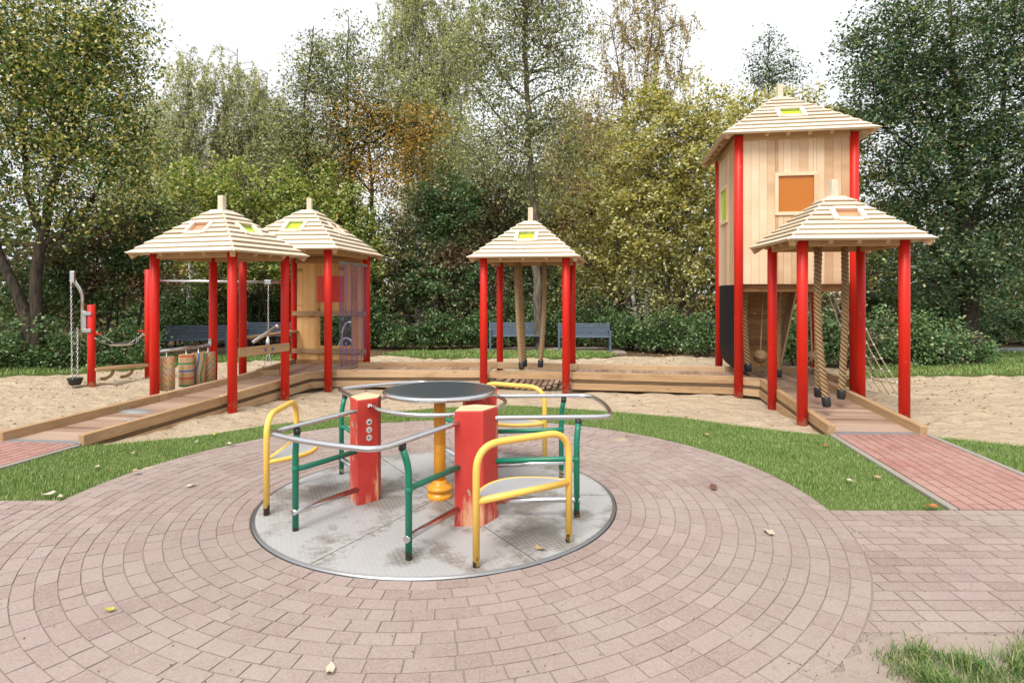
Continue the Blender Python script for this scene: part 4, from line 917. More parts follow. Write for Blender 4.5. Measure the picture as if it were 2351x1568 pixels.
for k in range(3):
    th = R(-58 + 120 * k)
    kite = [(.815, 0), (.705, .205), (.545, .07), (.545, -.07), (.705, -.205)]
    m = MB(); m.prism([pol(th, r, l, 0)[:2] for r, l in kite], .0, .935); pd = m.build('pedestal', M['pedestal'], ca, bevel=.008)
    m = MB(); m.prism([pol(th, .66 + (r - .66) * .955, l * .955, 0)[:2] for r, l in kite], .9345, .943); m.build('pedestal_top', M['endgrain'], pd, bevel=.003)
    m = MB()
    for l in (-.19, .19): m.tube([pol(th, .62, l * .9, .885), pol(th, .575, l * .5, .885)], .014, 8)
    m.build('ring_bracket', M['steel'], pd)
    # seat on the rim
    h = R(15.6); rs = 1.475; p0, p1 = Vector((rs * math.cos(th - h), rs * math.sin(th - h), 0)), Vector((rs * math.cos(th + h), rs * math.sin(th + h), 0))
    path = fillet([p0 + Vector((0, 0, .012)), p0 + Vector((0, 0, .845)), p1 + Vector((0, 0, .845)), p1 + Vector((0, 0, .012))], .19, 10)
    m = MB(); m.tube(path, .0255, 14); sf = m.build('seat_frame', M['yellow'], ca)
    a_, b_ = p0 + Vector((0, 0, .46)), p1 + Vector((0, 0, .46)); inn = Vector((-math.cos(th), -math.sin(th), 0)); N_ = 20
    arcp = [a_ * (1 - t) + b_ * t + inn * .29 * math.sin(math.pi * t) ** .75 for t in np.linspace(0, 1, N_)]
    m = MB(); m.tube([a_, b_], .024, 12); m.tube(arcp, .020, 10); m.build('seat_rail', M['yellow'], sf)
    m = MB(); sm_ = [a_ * (1 - t) + b_ * t + inn * (.015 + .265 * math.sin(math.pi * t) ** .75) for t in np.linspace(.03, .97, N_)]; m.prism([(p.x, p.y) for p in [a_ * .97 + b_ * .03 + inn * .01] + sm_ + [a_ * .03 + b_ * .97 + inn * .01]], .462, .476); m.build('seat_panel', M['seat'], sf)
    # handrail bay between pedestals
    mt = th - R(60)
    L0, L1 = -.53, .53
    path = fillet([pol(mt, .36, L0, .845), pol(mt, 1.36, L0 * 1.0, .845), pol(mt, 1.50, 0, .845) + pol(mt, .02, 0, 0) * 0, pol(mt, 1.36, L1, .845), pol(mt, .36, L1, .845)], .17, 8)
    path = [pol(mt, .36, L0, .845)] + fillet([pol(mt, .40, L0, .845), pol(mt, 1.47, L0 * .98, .845), pol(mt, 1.515, L0 * .45, .845), pol(mt, 1.525, 0, .845), pol(mt, 1.515, L1 * .45, .845), pol(mt, 1.47, L1 * .98, .845), pol(mt, .40, L1, .845)], .13, 7) + [pol(mt, .36, L1, .845)]
    m = MB(); m.tube(path, .0205, 14); m.build('handrail', M['steel'], ca)
    for s_ in (-1, 1):
        bx = pol(mt, 1.18, s_ * .555, 0); tx = pol(mt, 1.20, s_ * .515, 0)
        m = MB(); m.tube(fillet([bx + Vector((0, 0, .012)), bx + Vector((0, 0, .66)), tx + Vector((0, 0, .80))], .10, 8), .0245, 14); gpst = m.build('rail_post', M['green'], ca)
        m = MB(); dv = (tx + Vector((0, 0, .80)) - (bx + Vector((0, 0, .66)))).normalized(); m.tube([tx + Vector((0, 0, .785)), tx + Vector((0, 0, .825))], .027, 12); m.build('rubber_collar', M['rubber'], gpst)
        m = MB(); m.tube(fillet([bx + pol(mt, 0, s_ * .0, .50), pol(mt, 1.12, s_ * .53, .50), pol(mt, .36, s_ * .53, .485)], .05), .022, 12); m.lathe([(.012, -.032), (.027, -.02), (.027, .02), (.012, .032)], tuple(bx + Vector((0, 0, .50))), 10); m.build('middle_rail', M['green'], ca)
        m = MB(); m.tube(fillet([bx + pol(mt, .03, s_ * .0, .165), pol(mt, 1.10, s_ * .54, .165), pol(mt, .38, s_ * .52, .15)], .05), .0245, 12); m.build('foot_rail', M['steel'], ca)
        m = MB(); c = pol(mt, .40, s_ * .535, .845)
        m.tube([c + pol(mt, .015, 0, 0), c - pol(mt, .01, 0, 0)], .03, 14); m.build('rail_flange', M['steel'], pd)
    if k == 2:                                              # three round pictogram plates on the left pedestal
        a_, b_ = pol(th, .705, .205, 0), pol(th, .545, .07, 0); d = (b_ - a_).normalized(); n_ = Vector((d.y, -d.x, 0))
        if n_.dot(pol(th, .66, 0, 0) * -1 + a_) < 0: n_ = -n_
        cen = a_ * .45 + b_ * .55
        for i, z in enumerate((.735, .665, .595)):
            c = cen + n_ * .002 + Vector((0, 0, z)); m = MB(); m.tube([c, c + n_ * .003], .028, 20); pl = m.build('pictogram_plate', M['white'], pd)
            q = MB(); c2 = c + n_ * .0042; U = Vector((0, 0, 1))
            shp = [[(-.016, -.004, .016, .004), (-.010, -.012, .012, -.004), (.004, .004, .010, .010)], [(-.003, .008, .003, .014), (-.004, -.004, .004, .007), (-.012, -.012, -.004, -.004), (.004, -.012, .012, -.004)], [(-.016, .0, -.002, .010), (-.012, -.010, -.005, .0), (.002, .004, .016, .008), (.006, -.010, .009, .004)]][i]
            for j, (x0, y0, x1, y1) in enumerate(shp):
                e = n_ * .0002 * j; q.add([c2 + e + d * x0 + U * y0, c2 + e + d * x1 + U * y0, c2 + e + d * x1 + U * y1, c2 + e + d * x0 + U * y1], [(0, 1, 2, 3)])
            q.build('pictogram', M['ink'], pl)

# ------------------------------------------------------------------ trees and shrubs
def lerp(a, b, t): return a * (1 - t) + b * t
def np_twigs(P0, P1, bow, r0, r1, seg=3, ns=3):
    """many thin tapered twigs at once: quadratic curves with triangular section"""
    n = len(P0); mid = (P0 + P1) / 2 + bow; V = []; d = P1 - P0
    up = np.tile(np.array([0.3, .5, .8]), (n, 1)); a = np.cross(d, up); a /= np.linalg.norm(a, axis=1, keepdims=True) + 1e-9
    b = np.cross(d, a); b /= np.linalg.norm(b, axis=1, keepdims=True) + 1e-9
    for i in range(seg + 1):
        t = i / seg; c = P0 * (1 - t) ** 2 + mid * 2 * t * (1 - t) + P1 * t * t; r = (r0 * (1 - t) + r1 * t)[:, None]
        for k in range(ns): q = 2 * math.pi * k / ns; V.append(c + (a * math.cos(q) + b * math.sin(q)) * r)
    V = np.stack(V, 1).reshape(-1, 3); m = (seg + 1) * ns; F = []
    for i in range(seg):
        for k in range(ns): l = (k + 1) % ns; F.append((i * ns + k, i * ns + l, (i + 1) * ns + l, (i + 1) * ns + k))
    F = (np.array(F)[None] + (np.arange(n) * m)[:, None, None]).reshape(-1, 4); return V, F
def np_leaves(C, ls, g, upb=.7, droop=.3, wr=.30):
    n = len(C); l = ls * g.uniform(.65, 1.3, n)[:, None]
    nr = g.normal(0, .75, (n, 3)); nr[:, 2] = np.abs(nr[:, 2]) * .6 + upb; nr /= np.linalg.norm(nr, axis=1, keepdims=True)
    d = g.normal(0, 1, (n, 3)); d[:, 2] -= droop * 2; d -= nr * (d * nr).sum(1, keepdims=True) * .8; d /= np.linalg.norm(d, axis=1, keepdims=True)
    s = np.cross(d, nr); s /= np.linalg.norm(s, axis=1, keepdims=True)
    V = np.stack([C - d * l * .5, C + s * l * wr - d * l * .08, C + d * l * .5, C - s * l * wr - d * l * .08], 1).reshape(-1, 3)
    return V, np.arange(n * 4).reshape(-1, 4)
SEED = [100]
def plant(name, label, cat, Y, base, lobes, leaf, od, ls, limbs=(), group=None, per=34, crad=.28, bk='bark', droop=.25, strands=False, nlimb=5, depth=.75, twr=.014, shell=2.3, part='crown', stems=0, zmin=.04, noisy=.45, upb=.7, sub=3):
    SEED[0] += 1; g = np.random.default_rng(SEED[0]); s = Y / FPX; ls *= .84; per = int(per * 2.4); crad *= .95
    bx = (base - CX) * s; root = thing(name, label, cat, (bx, Y, -.06), 0, group); O = np.array([bx, Y, -.06])
    W = lambda px, py, dy=0.0: np.array([(px - CX) * s, Y + dy, EYE - (py - CY) * s])
    # woody skeleton
    m = MB(); pts = []                                      # sample points of limbs
    def limb(P, r0, r1, n=10):
        P = [np.asarray(p, float) for p in P]; L = np.cumsum([0] + [np.linalg.norm(b - a) for a, b in zip(P[:-1], P[1:])])
        k = max(4, int(L[-1] / .35)); q = []
        for i in range(k + 1):
            u = L[-1] * i / k; j = min(np.searchsorted(L, u, side='right') - 1, len(P) - 2); t = (u - L[j]) / max(1e-6, L[j + 1] - L[j])
            w_ = .04 * L[-1] ** .5 if 0 < i < k else 0
            q.append(P[j] * (1 - t) + P[j + 1] * t + g.normal(0, w_ * .35, 3))
        for i in range(1, k): q[i] = (q[i - 1] + q[i] * 2 + q[i + 1]) / 4
        rr = [r0 + (r1 - r0) * (i / k) ** .8 for i in range(k + 1)]
        m.tube([Vector(p - O) for p in q], rr, n)
        for p, r in zip(q, rr): pts.append((p, r))
    LB = []
    for lb in lobes:
        px, py, rx, ry = lb[:4]; wt = lb[4] if len(lb) > 4 else 1.0; dy = lb[5] if len(lb) > 5 else 0.0
        LB.append((W(px, py, dy), np.array([rx * s, rx * s * depth, ry * s]), wt))
    for l in limbs:
        P = [W(*p) for p in l[0]]; P[0][2] = max(P[0][2], -.1) if P[0][2] > .3 else -.1
        limb(P, l[1], l[2], 12)
    if stems:
        for k in range(stems):
            c, r, _ = LB[k % len(LB)]; e = c + r * g.normal(0, .45, 3); b0 = np.array([bx + g.normal(0, .25), Y + g.normal(0, .2), -.1]); b0[0] = lerp(b0[0], e[0], .4)
            limb([b0, lerp(b0, e, .5) + g.normal(0, .12, 3) + [0, 0, .2], e], .045 * g.uniform(.6, 1.3), .012, 6)
    if not pts: limb([np.array([bx, Y, -.1]), LB[0][0]], .06, .02, 8)
    base_pts = list(pts)
    for c, r, wt in LB:
        for k in range(nlimb):
            e = c + r * .72 * (lambda v: v / np.linalg.norm(v))(g.normal(0, 1, 3)) * g.uniform(.5, 1)
            B = [p for p in base_pts if p[0][2] < e[2] - .1] or base_pts
            p, r_ = min(B, key=lambda q: np.linalg.norm((q[0] - e) * [1, 1, .7]) + g.uniform(0, .6))
            limb([p, lerp(p, e, .5) + [0, 0, .12 * np.linalg.norm(e - p)], e], min(r_ * .6, .055), .012, 6)
    PP = np.array([p for p, r in pts])
    # leaf clusters
    al = .5 * ls * ls * .6 * .62; area = [math.pi * r[0] * r[2] * wt for c, r, wt in LB]; N = od * sum(area) / al; ncl = max(4, int(N / per)); cl = []
    pr = np.array(area) / sum(area)
    for (c, r, wt), q in zip(LB, pr):
        k = max(2, int(ncl * q)); v = g.normal(0, 1, (k, 3)); v /= np.linalg.norm(v, axis=1, keepdims=True)
        ph = g.uniform(0, 6.28, 4); bump = np.sin(v[:, 0] * 4.1 + ph[0]) * np.sin(v[:, 2] * 4.7 + ph[1]) + .6 * np.sin(v[:, 0] * 9.3 + v[:, 1] * 5 + ph[2]) * np.sin(v[:, 2] * 8.7 + ph[3])
        rad = g.random(k) ** (1 / shell) * (1 + noisy * .35 * bump) * (1 + g.normal(0, .09, k)); cl.append(c + v * rad[:, None] * r)
    cl = np.concatenate(cl); cl = cl[cl[:, 2] > zmin + .1]; nc = len(cl)
    idx = np.empty(nc, int)
    for i in range(0, nc, 400):
        d = np.linalg.norm(cl[i:i + 400, None] - PP[None], axis=2) + (PP[None, :, 2] > cl[i:i + 400, None, 2]) * .5; idx[i:i + 400] = d.argmin(1)
    p0 = PP[idx]; ln = np.linalg.norm(cl - p0, axis=1); bow = g.normal(0, .06, (nc, 3)) * ln[:, None] + np.array([0, 0, .12]) * ln[:, None]
    TV, TF = np_twigs(p0, cl, bow, np.full(nc, twr), np.full(nc, twr * .4))
    sb = np.repeat(cl, sub, 0); se = sb + g.normal(0, crad, (len(sb), 3)) * [1, 1, .7] - [0, 0, droop * crad]
    if strands: se = sb + g.normal(0, crad * .6, (len(sb), 3)) - np.stack([0 * sb[:, 0], 0 * sb[:, 0], g.uniform(.4, 1.5, len(sb)) * crad * 2.6], -1)
    V2, F2 = np_twigs(sb, se, g.normal(0, .05, sb.shape), np.full(len(sb), twr * .45), np.full(len(sb), twr * .2), 2)
    tv, tf = np.array([tuple(v) for v in m.v], float) + O, m.f
    quads = np.array([f for f in tf if len(f) == 4], int).reshape(-1, 4)
    np_mesh('trunk', np.concatenate([tv, TV, V2]) - O, np.concatenate([quads, TF + len(tv), F2 + len(tv) + len(TV)]), M[bk], root, True)
    if strands:
        k = max(1, per // sub); t = g.random((len(sb), k)); C = sb[:, None] * (1 - t[..., None]) + se[:, None] * t[..., None] + g.normal(0, .05, (len(sb), k, 3)); C = C.reshape(-1, 3)
    else:
        C = np.repeat(cl, per, 0); dC = g.normal(0, 1, C.shape) * crad * np.array([1, 1, .36]); tl_ = np.repeat(g.normal(0, .35, (nc, 2)), per, 0)
        dC[:, 2] += (dC[:, :2] * tl_).sum(1) - .28 * (dC[:, :2] ** 2).sum(1) / crad; C = C + dC; C[:, 2] -= droop * crad * g.random(len(C))
    C = C[C[:, 2] > zmin]
    V, F = np_leaves(C, ls, g, upb, droop); np_mesh(part, V - O, F, M[leaf], root); return root

M['l_left'] = leafmat('leaf_olive', [(0, (.030, .062, .016)), (.4, (.055, .095, .024)), (.62, (.13, .145, .045)), (.82, (.34, .28, .085)), (1, (.48, .39, .17))], gain=1.9, spec=.45, rough=.4)
M['l_dark'] = leafmat('leaf_dark_alder', [(0, (.016, .040, .020)), (.5, (.036, .070, .032)), (.8, (.085, .12, .06)), (1, (.22, .22, .11))], .3, gain=1.9, spec=.4, rough=.4)
M['l_hazel'] = leafmat('leaf_yellow_hazel', [(0, (.05, .08, .018)), (.25, (.16, .15, .04)), (.5, (.37, .28, .08)), (.8, (.50, .385, .16)), (1, (.56, .46, .28))], rough=.4, gain=1.9, spec=.5)
M['l_hazelg'] = leafmat('leaf_green_hazel', [(0, (.035, .080, .014)), (.4, (.095, .145, .030)), (.65, (.23, .235, .07)), (.9, (.42, .35, .12)), (1, (.48, .40, .18))], gain=2.0, spec=.45, rough=.4)
M['l_dog'] = leafmat('leaf_dogwood', [(0, (.022, .058, .020)), (.55, (.042, .085, .03)), (.85, (.10, .13, .07)), (1, (.2, .16, .10))], .25, [(0, (.10, .045, .04)), (.6, (.20, .12, .075)), (1, (.29, .20, .13))], gain=2.0, spec=.5, rough=.4)
M['l_reddog'] = leafmat('leaf_reddish_dogwood', [(0, (.02, .055, .018)), (.6, (.05, .095, .03)), (1, (.14, .15, .07))], .25, [(0, (.11, .028, .03)), (.6, (.20, .07, .055)), (1, (.28, .16, .09))], pscale=.8)
M['l_birch'] = leafmat('leaf_birch', [(0, (.10, .125, .06)), (.5, (.20, .21, .105)), (.85, (.33, .29, .14)), (1, (.42, .33, .15))], gain=2.25)
M['l_alder'] = leafmat('leaf_alder', [(0, (.045, .062, .030)), (.55, (.095, .115, .06)), (.9, (.19, .18, .09)), (1, (.3, .24, .1))], gain=2.5)
M['l_brown'] = leafmat('leaf_brown', [(0, (.13, .095, .05)), (.6, (.24, .18, .085)), (1, (.40, .28, .11))], gain=2.2)
M['l_orange'] = leafmat('leaf_orange', [(0, (.20, .17, .05)), (.35, (.34, .22, .05)), (.7, (.46, .27, .05)), (1, (.54, .38, .11))], gain=1.15)
M['l_bush'] = leafmat('leaf_understorey', [(0, (.018, .045, .015)), (.55, (.040, .085, .028)), (.9, (.085, .13, .05)), (1, (.20, .19, .07))], .25, gain=1.9, spec=.5, rough=.4)
M['l_far'] = leafmat('leaf_far_wood', [(0, (.03, .05, .02)), (.6, (.07, .085, .03)), (1, (.14, .12, .05))], .2, gain=1.2, spec=.05, rough=.9)
M['l_hedge'] = leafmat('leaf_hedge', [(0, (.035, .08, .03)), (.5, (.075, .14, .055)), (.9, (.15, .21, .09)), (1, (.26, .25, .12))], .25, [(0, (.05, .035, .045)), (.6, (.12, .085, .085)), (1, (.2, .19, .11))], pscale=.55)

GT = 'trees around the playground'; GB = 'trees standing behind the shrubs'; GS = 'shrubs behind the sand'; GU = 'undergrowth shrubs along the edge'
# --- big flanking trees
plant('broadleaf_tree', 'tall olive and yellow tree filling the left edge, with forked and leaning trunks', 'tree', 15.0, 82,
      [(60, 60, 210, 190), (190, 200, 165, 190), (60, 300, 190, 150), (250, 380, 115, 120, .8), (130, 450, 90, 70, .4), (310, 310, 60, 130, .5), (-60, 430, 90, 160, .7), (230, 40, 100, 120, .8)], 'l_left', 1.7, .115,
      [([(85, 800), (80, 700), (90, 600), (98, 540)], .15, .12), ([(100, 540), (118, 440), (140, 340, .2), (180, 180, .3), (200, 30, .4)], .11, .03), ([(100, 540), (62, 440), (58, 330), (50, 200), (30, 20)], .10, .02),
       ([(100, 560), (140, 540, .3), (170, 500, .4), (185, 430, .5), (280, 300, .3)], .075, .015), ([(80, 800), (58, 700), (18, 630), (-15, 540), (-60, 420)], .17, .06)], GT, per=30, crad=.33, bk='darkbark', droop=.45, nlimb=5, upb=.45)
plant('alder_tree', 'huge dark green alder filling the right edge beside the tower', 'tree', 17.5, 2225,
      [(2260, 60, 270, 170), (2080, 190, 150, 110), (2260, 300, 240, 170), (2000, 280, 90, 60, .7), (2120, 390, 150, 110), (2330, 470, 170, 150), (2110, 550, 140, 120, .8), (2250, 620, 200, 110, .8), (1990, 140, 80, 70, .6), (2050, 60, 110, 70, .8), (2480, 250, 150, 400, .6)], 'l_dark', 1.75, .13,
      [([(2228, 800), (2225, 700), (2218, 600), (2210, 480)], .26, .2), ([(2210, 480), (2200, 330), (2190, 170), (2180, 0)], .17, .05), ([(2212, 560), (2270, 430), (2300, 300), (2310, 120)], .13, .04),
       ([(2222, 660), (2170, 590), (2110, 540), (2050, 520)], .10, .02), ([(2210, 500), (2150, 410), (2090, 330), (2010, 280)], .09, .02), ([(2205, 380), (2130, 250), (2060, 170)], .07, .02)], GT, per=34, crad=.33, bk='darkbark', droop=.3, nlimb=5)
# --- large shrubs of the middle distance
plant('hazel_shrub', 'great golden yellow hazel between the middle shelter and the tower', 'shrub', 22.0, 1500,
      [(1500, 350, 150, 130), (1440, 480, 165, 130), (1590, 470, 150, 150), (1560, 260, 115, 90), (1510, 210, 60, 55, .7), (1660, 330, 100, 130), (1390, 590, 125, 90, .8), (1560, 610, 150, 100, .8)], 'l_hazel', 2.0, .16, group=GS, per=30, crad=.27, stems=16, nlimb=3, bk='bark', noisy=.7)
plant('hazel_shrub', 'yellow green hazel rising behind the tower roof and its right side', 'shrub', 18.5, 1900,
      [(1780, 300, 130, 110), (1900, 350, 90, 150), (1990, 480, 75, 120), (1720, 240, 70, 50, .7), (1960, 600, 80, 90), (1800, 500, 110, 140), (1830, 250, 50, 50, .6), (1930, 270, 45, 60, .6)], 'l_hazel', 1.8, .135, group=GS, per=30, crad=.27, stems=12, nlimb=3)
plant('hazel_shrub', 'green and yellow hazel thicket rising over the left two roofs', 'shrub', 21.5, 620,
      [(470, 470, 110, 95), (580, 440, 110, 80), (700, 450, 110, 85), (800, 490, 80, 80), (520, 560, 140, 90), (700, 570, 150, 100), (430, 390, 40, 40, .6), (840, 560, 60, 70)], 'l_hazelg', 2.0, .155, group=GS, per=30, crad=.25, stems=16, nlimb=3, bk='darkbark')
plant('dogwood_shrub', 'dark green shrub with rusty red leaf patches left of the middle shelter', 'shrub', 22.5, 1050,
      [(960, 520, 110, 100), (1080, 500, 130, 110), (1180, 540, 100, 110), (1020, 440, 90, 60), (1130, 430, 80, 50), (930, 620, 90, 80), (1060, 630, 130, 80), (1230, 600, 60, 90)], 'l_dog', 2.1, .155, group=GS, per=36, crad=.25, stems=18, nlimb=3, bk='darkbark')
plant('dogwood_shrub', 'reddish dogwood below the left tree, behind the sand crane', 'shrub', 17.0, 230,
      [(250, 520, 110, 75), (140, 600, 120, 80), (320, 590, 90, 90), (230, 660, 150, 70), (360, 500, 70, 60), (60, 680, 110, 60)], 'l_reddog', 2.0, .12, group=GS, per=34, crad=.24, stems=14, nlimb=3, bk='darkbark')
# --- tall thin trees behind
plant('birch_tree', 'pale green birch with hanging twigs above the first shelter, left of a pair', 'tree', 25.0, 440,
      [(430, 230, 60, 120), (420, 330, 70, 90), (450, 150, 40, 60, .5), (390, 330, 50, 80, .6)], 'l_birch', 1.7, .125, [([(432, 760), (440, 500), (436, 330), (430, 190), (440, 110)], .13, .02)], GB, per=30, crad=.45, bk='birch', strands=True, nlimb=7, twr=.018)
plant('birch_tree', 'pale green birch above the playhouse roof, right of a pair', 'tree', 26.0, 560,
      [(540, 200, 65, 100), (570, 300, 80, 100), (610, 230, 45, 80, .7), (520, 320, 60, 80)], 'l_birch', 1.9, .125, [([(568, 760), (566, 480), (560, 300), (545, 110)], .13, .02), ([(568, 420), (600, 300), (615, 170)], .06, .015)], GB, per=30, crad=.45, bk='birch', strands=True, nlimb=7, twr=.018)
plant('alder_tree', 'thin grey green alder left of the taller alder behind the playhouse', 'tree', 22.0, 705,
      [(700, 170, 60, 80, .8), (690, 280, 75, 80), (720, 360, 70, 70), (660, 350, 50, 60, .7), (730, 90, 40, 60, .5)], 'l_alder', 1.3, .13, [([(720, 780), (716, 560), (705, 380), (700, 250), (720, 60)], .12, .015)], GB, per=26, crad=.36, bk='darkbark', nlimb=8, twr=.016, droop=.4, upb=.4)
plant('alder_tree', 'tall airy alder with upright limbs behind the playhouse', 'tree', 23.0, 800,
      [(810, 90, 55, 80, .6), (800, 200, 95, 90), (870, 270, 60, 60, .8), (790, 320, 90, 80), (760, 120, 40, 70, .5), (880, 150, 40, 90, .4)], 'l_alder', 1.15, .13, [([(815, 780), (812, 560), (805, 380), (795, 250), (800, 40)], .14, .015), ([(806, 420), (850, 300), (880, 200)], .05, .012), ([(804, 350), (760, 240), (745, 120)], .05, .012)], GB, per=26, crad=.36, bk='darkbark', nlimb=8, twr=.016, droop=.4, upb=.4)
plant('birch_tree', 'tall pale birch reaching the top edge between the alders', 'tree', 26.0, 965,
      [(960, 60, 80, 110), (930, 200, 75, 110), (1020, 180, 85, 130), (985, 320, 110, 90), (1060, 60, 60, 100), (900, 110, 40, 90, .6), (960, -60, 90, 80)], 'l_birch', 2.0, .13, [([(965, 780), (962, 520), (960, 300), (965, 100), (970, -60)], .15, .03), ([(962, 380), (1020, 230), (1050, 60)], .07, .015)], GB, per=30, crad=.5, bk='birch', strands=True, nlimb=7, twr=.018)
plant('maple_tree', 'orange autumn maple glowing between the alder trunks', 'tree', 22.7, 860,
      [(830, 260, 90, 80), (930, 290, 80, 70), (760, 330, 80, 80), (990, 280, 40, 50), (870, 380, 140, 60)], 'l_orange', .8, .13, [([(860, 780), (858, 560), (850, 380), (840, 250)], .16, .03)], GB, per=26, crad=.5, bk='darkbark', nlimb=6, twr=.02)
plant('alder_tree', 'tall sparse alder with one straight trunk rising behind the middle shelter', 'tree', 20.0, 1234,
      [(1215, 60, 110, 110, .8), (1130, 150, 90, 90, .8), (1280, 150, 70, 110, .7), (1190, 260, 120, 90, .8), (1290, 300, 70, 90, .6), (1110, 330, 100, 70, .6), (1230, 390, 120, 80, .6), (1200, -50, 120, 90), (1320, 60, 40, 90, .4), (1100, 60, 60, 80, .5)], 'l_alder', 1.15, .12,
      [([(1240, 800), (1232, 640), (1228, 480), (1215, 330), (1207, 180), (1204, 60), (1205, -80)], .17, .05), ([(1212, 320), (1150, 280), (1100, 200), (1040, 170)], .055, .012), ([(1216, 360), (1150, 320), (1110, 330)], .045, .012), ([(1208, 180), (1270, 90), (1300, 20)], .05, .012),
       ([(1210, 230), (1160, 190), (1120, 110)], .05, .012), ([(1230, 520), (1280, 460), (1310, 420)], .035, .01), ([(1226, 470), (1180, 400), (1110, 380)], .04, .01), ([(1231, 600), (1200, 560), (1160, 570)], .025, .008)], GB, per=24, crad=.4, bk='bark', nlimb=7, twr=.017, droop=.5, upb=.35)
plant('birch_tree', 'brownish bare-topped birch with spreading limbs above the golden hazel', 'tree', 27.0, 1450,
      [(1440, 60, 75, 110, .8), (1520, 50, 70, 110, .8), (1400, 180, 60, 90, .7), (1490, 180, 80, 90, .8), (1560, 160, 35, 80, .5), (1380, 280, 70, 70, .8), (1470, -50, 90, 60, .6)], 'l_brown', .8, .135, [([(1445, 780), (1446, 500), (1448, 300), (1420, 150), (1400, 40)], .13, .015), ([(1447, 330), (1480, 200), (1500, 50), (1510, -40)], .08, .015), ([(1446, 380), (1540, 240), (1570, 120)], .05, .012)], GB, per=26, crad=.5, bk='bark', strands=True, nlimb=9, twr=.02)
plant('alder_tree', 'small lone dark treetop on the sky above the tower roof', 'tree', 30.0, 1766,
      [(1765, 130, 50, 55, .8), (1755, 180, 65, 40, .8), (1800, 160, 40, 40, .6), (1770, 90, 25, 25, .5)], 'l_dark', .95, .15, [([(1766, 780), (1766, 400), (1764, 200), (1766, 85)], .13, .02)], GB, per=24, crad=.4, bk='darkbark', nlimb=9, twr=.02, upb=.4)
for x, w_, t_, lf, lb in ((1320, 90, 330, 'l_brown', 'russet tree filling the gap right of the tall sparse alder'), (1040, 110, 390, 'l_birch', 'olive birch thicket behind the rusty dogwood'), (640, 90, 360, 'l_alder', 'grey green alder low between the pale birches and the thin alder'), (360, 80, 330, 'l_birch', 'olive birch half hidden by the big left tree'), (1240, 90, 480, 'l_birch', 'olive thicket low behind the straight alder trunk'), (720, 110, 440, 'l_brown', 'russet thicket low behind the playhouse roof'), (520, 110, 430, 'l_brown', 'brownish thicket low behind the pair of pale birches'), (1400, 100, 400, 'l_brown', 'brown thicket behind the top of the golden hazel')):
    plant('birch_tree' if lf != 'l_alder' else 'alder_tree', lb, 'tree', 31.0, x, [(x, t_, w_, 80), (x - 30, t_ + 110, w_ * 1.2, 100), (x + 40, t_ + 180, w_ * 1.2, 110), (x, t_ - 80, w_ * .6, 60, .5)], lf, 2.5, .17, [([(x, 760), (x + 4, t_ + 60), (x, t_ - 90)], .13, .02)], GB, per=26, crad=.55, bk='birch' if lf != 'l_alder' else 'darkbark', nlimb=6, twr=.02)
# --- white birch trunks showing in the shade
for px, Y_, r_, top, lb in ((962, 25, .10, 200, 'slim birch trunk in the shade above the rail fence'), (1456, 21.4, .09, 620, 'white birch stem below the golden hazel, left of two'), (1484, 21.7, .07, 620, 'white birch stem below the golden hazel, right of two'), (1000, 25, .07, 260, 'thin birch stem in the dark thicket left of the middle shelter'), (1140, 26, .10, 300, 'birch stem just left of the middle shelter bench')):
    plant('birch_tree', lb, 'tree', Y_, px, [(px, top, 40, 50), (px + 20, top + 80, 40, 50, .6)], 'l_birch', .8, .14, [([(px + 3, 790), (px, 690), (px - 4, 560), (px + 2, top)], r_, .03)], 'slim birches in the thicket', per=24, crad=.4, bk='birch', nlimb=4)
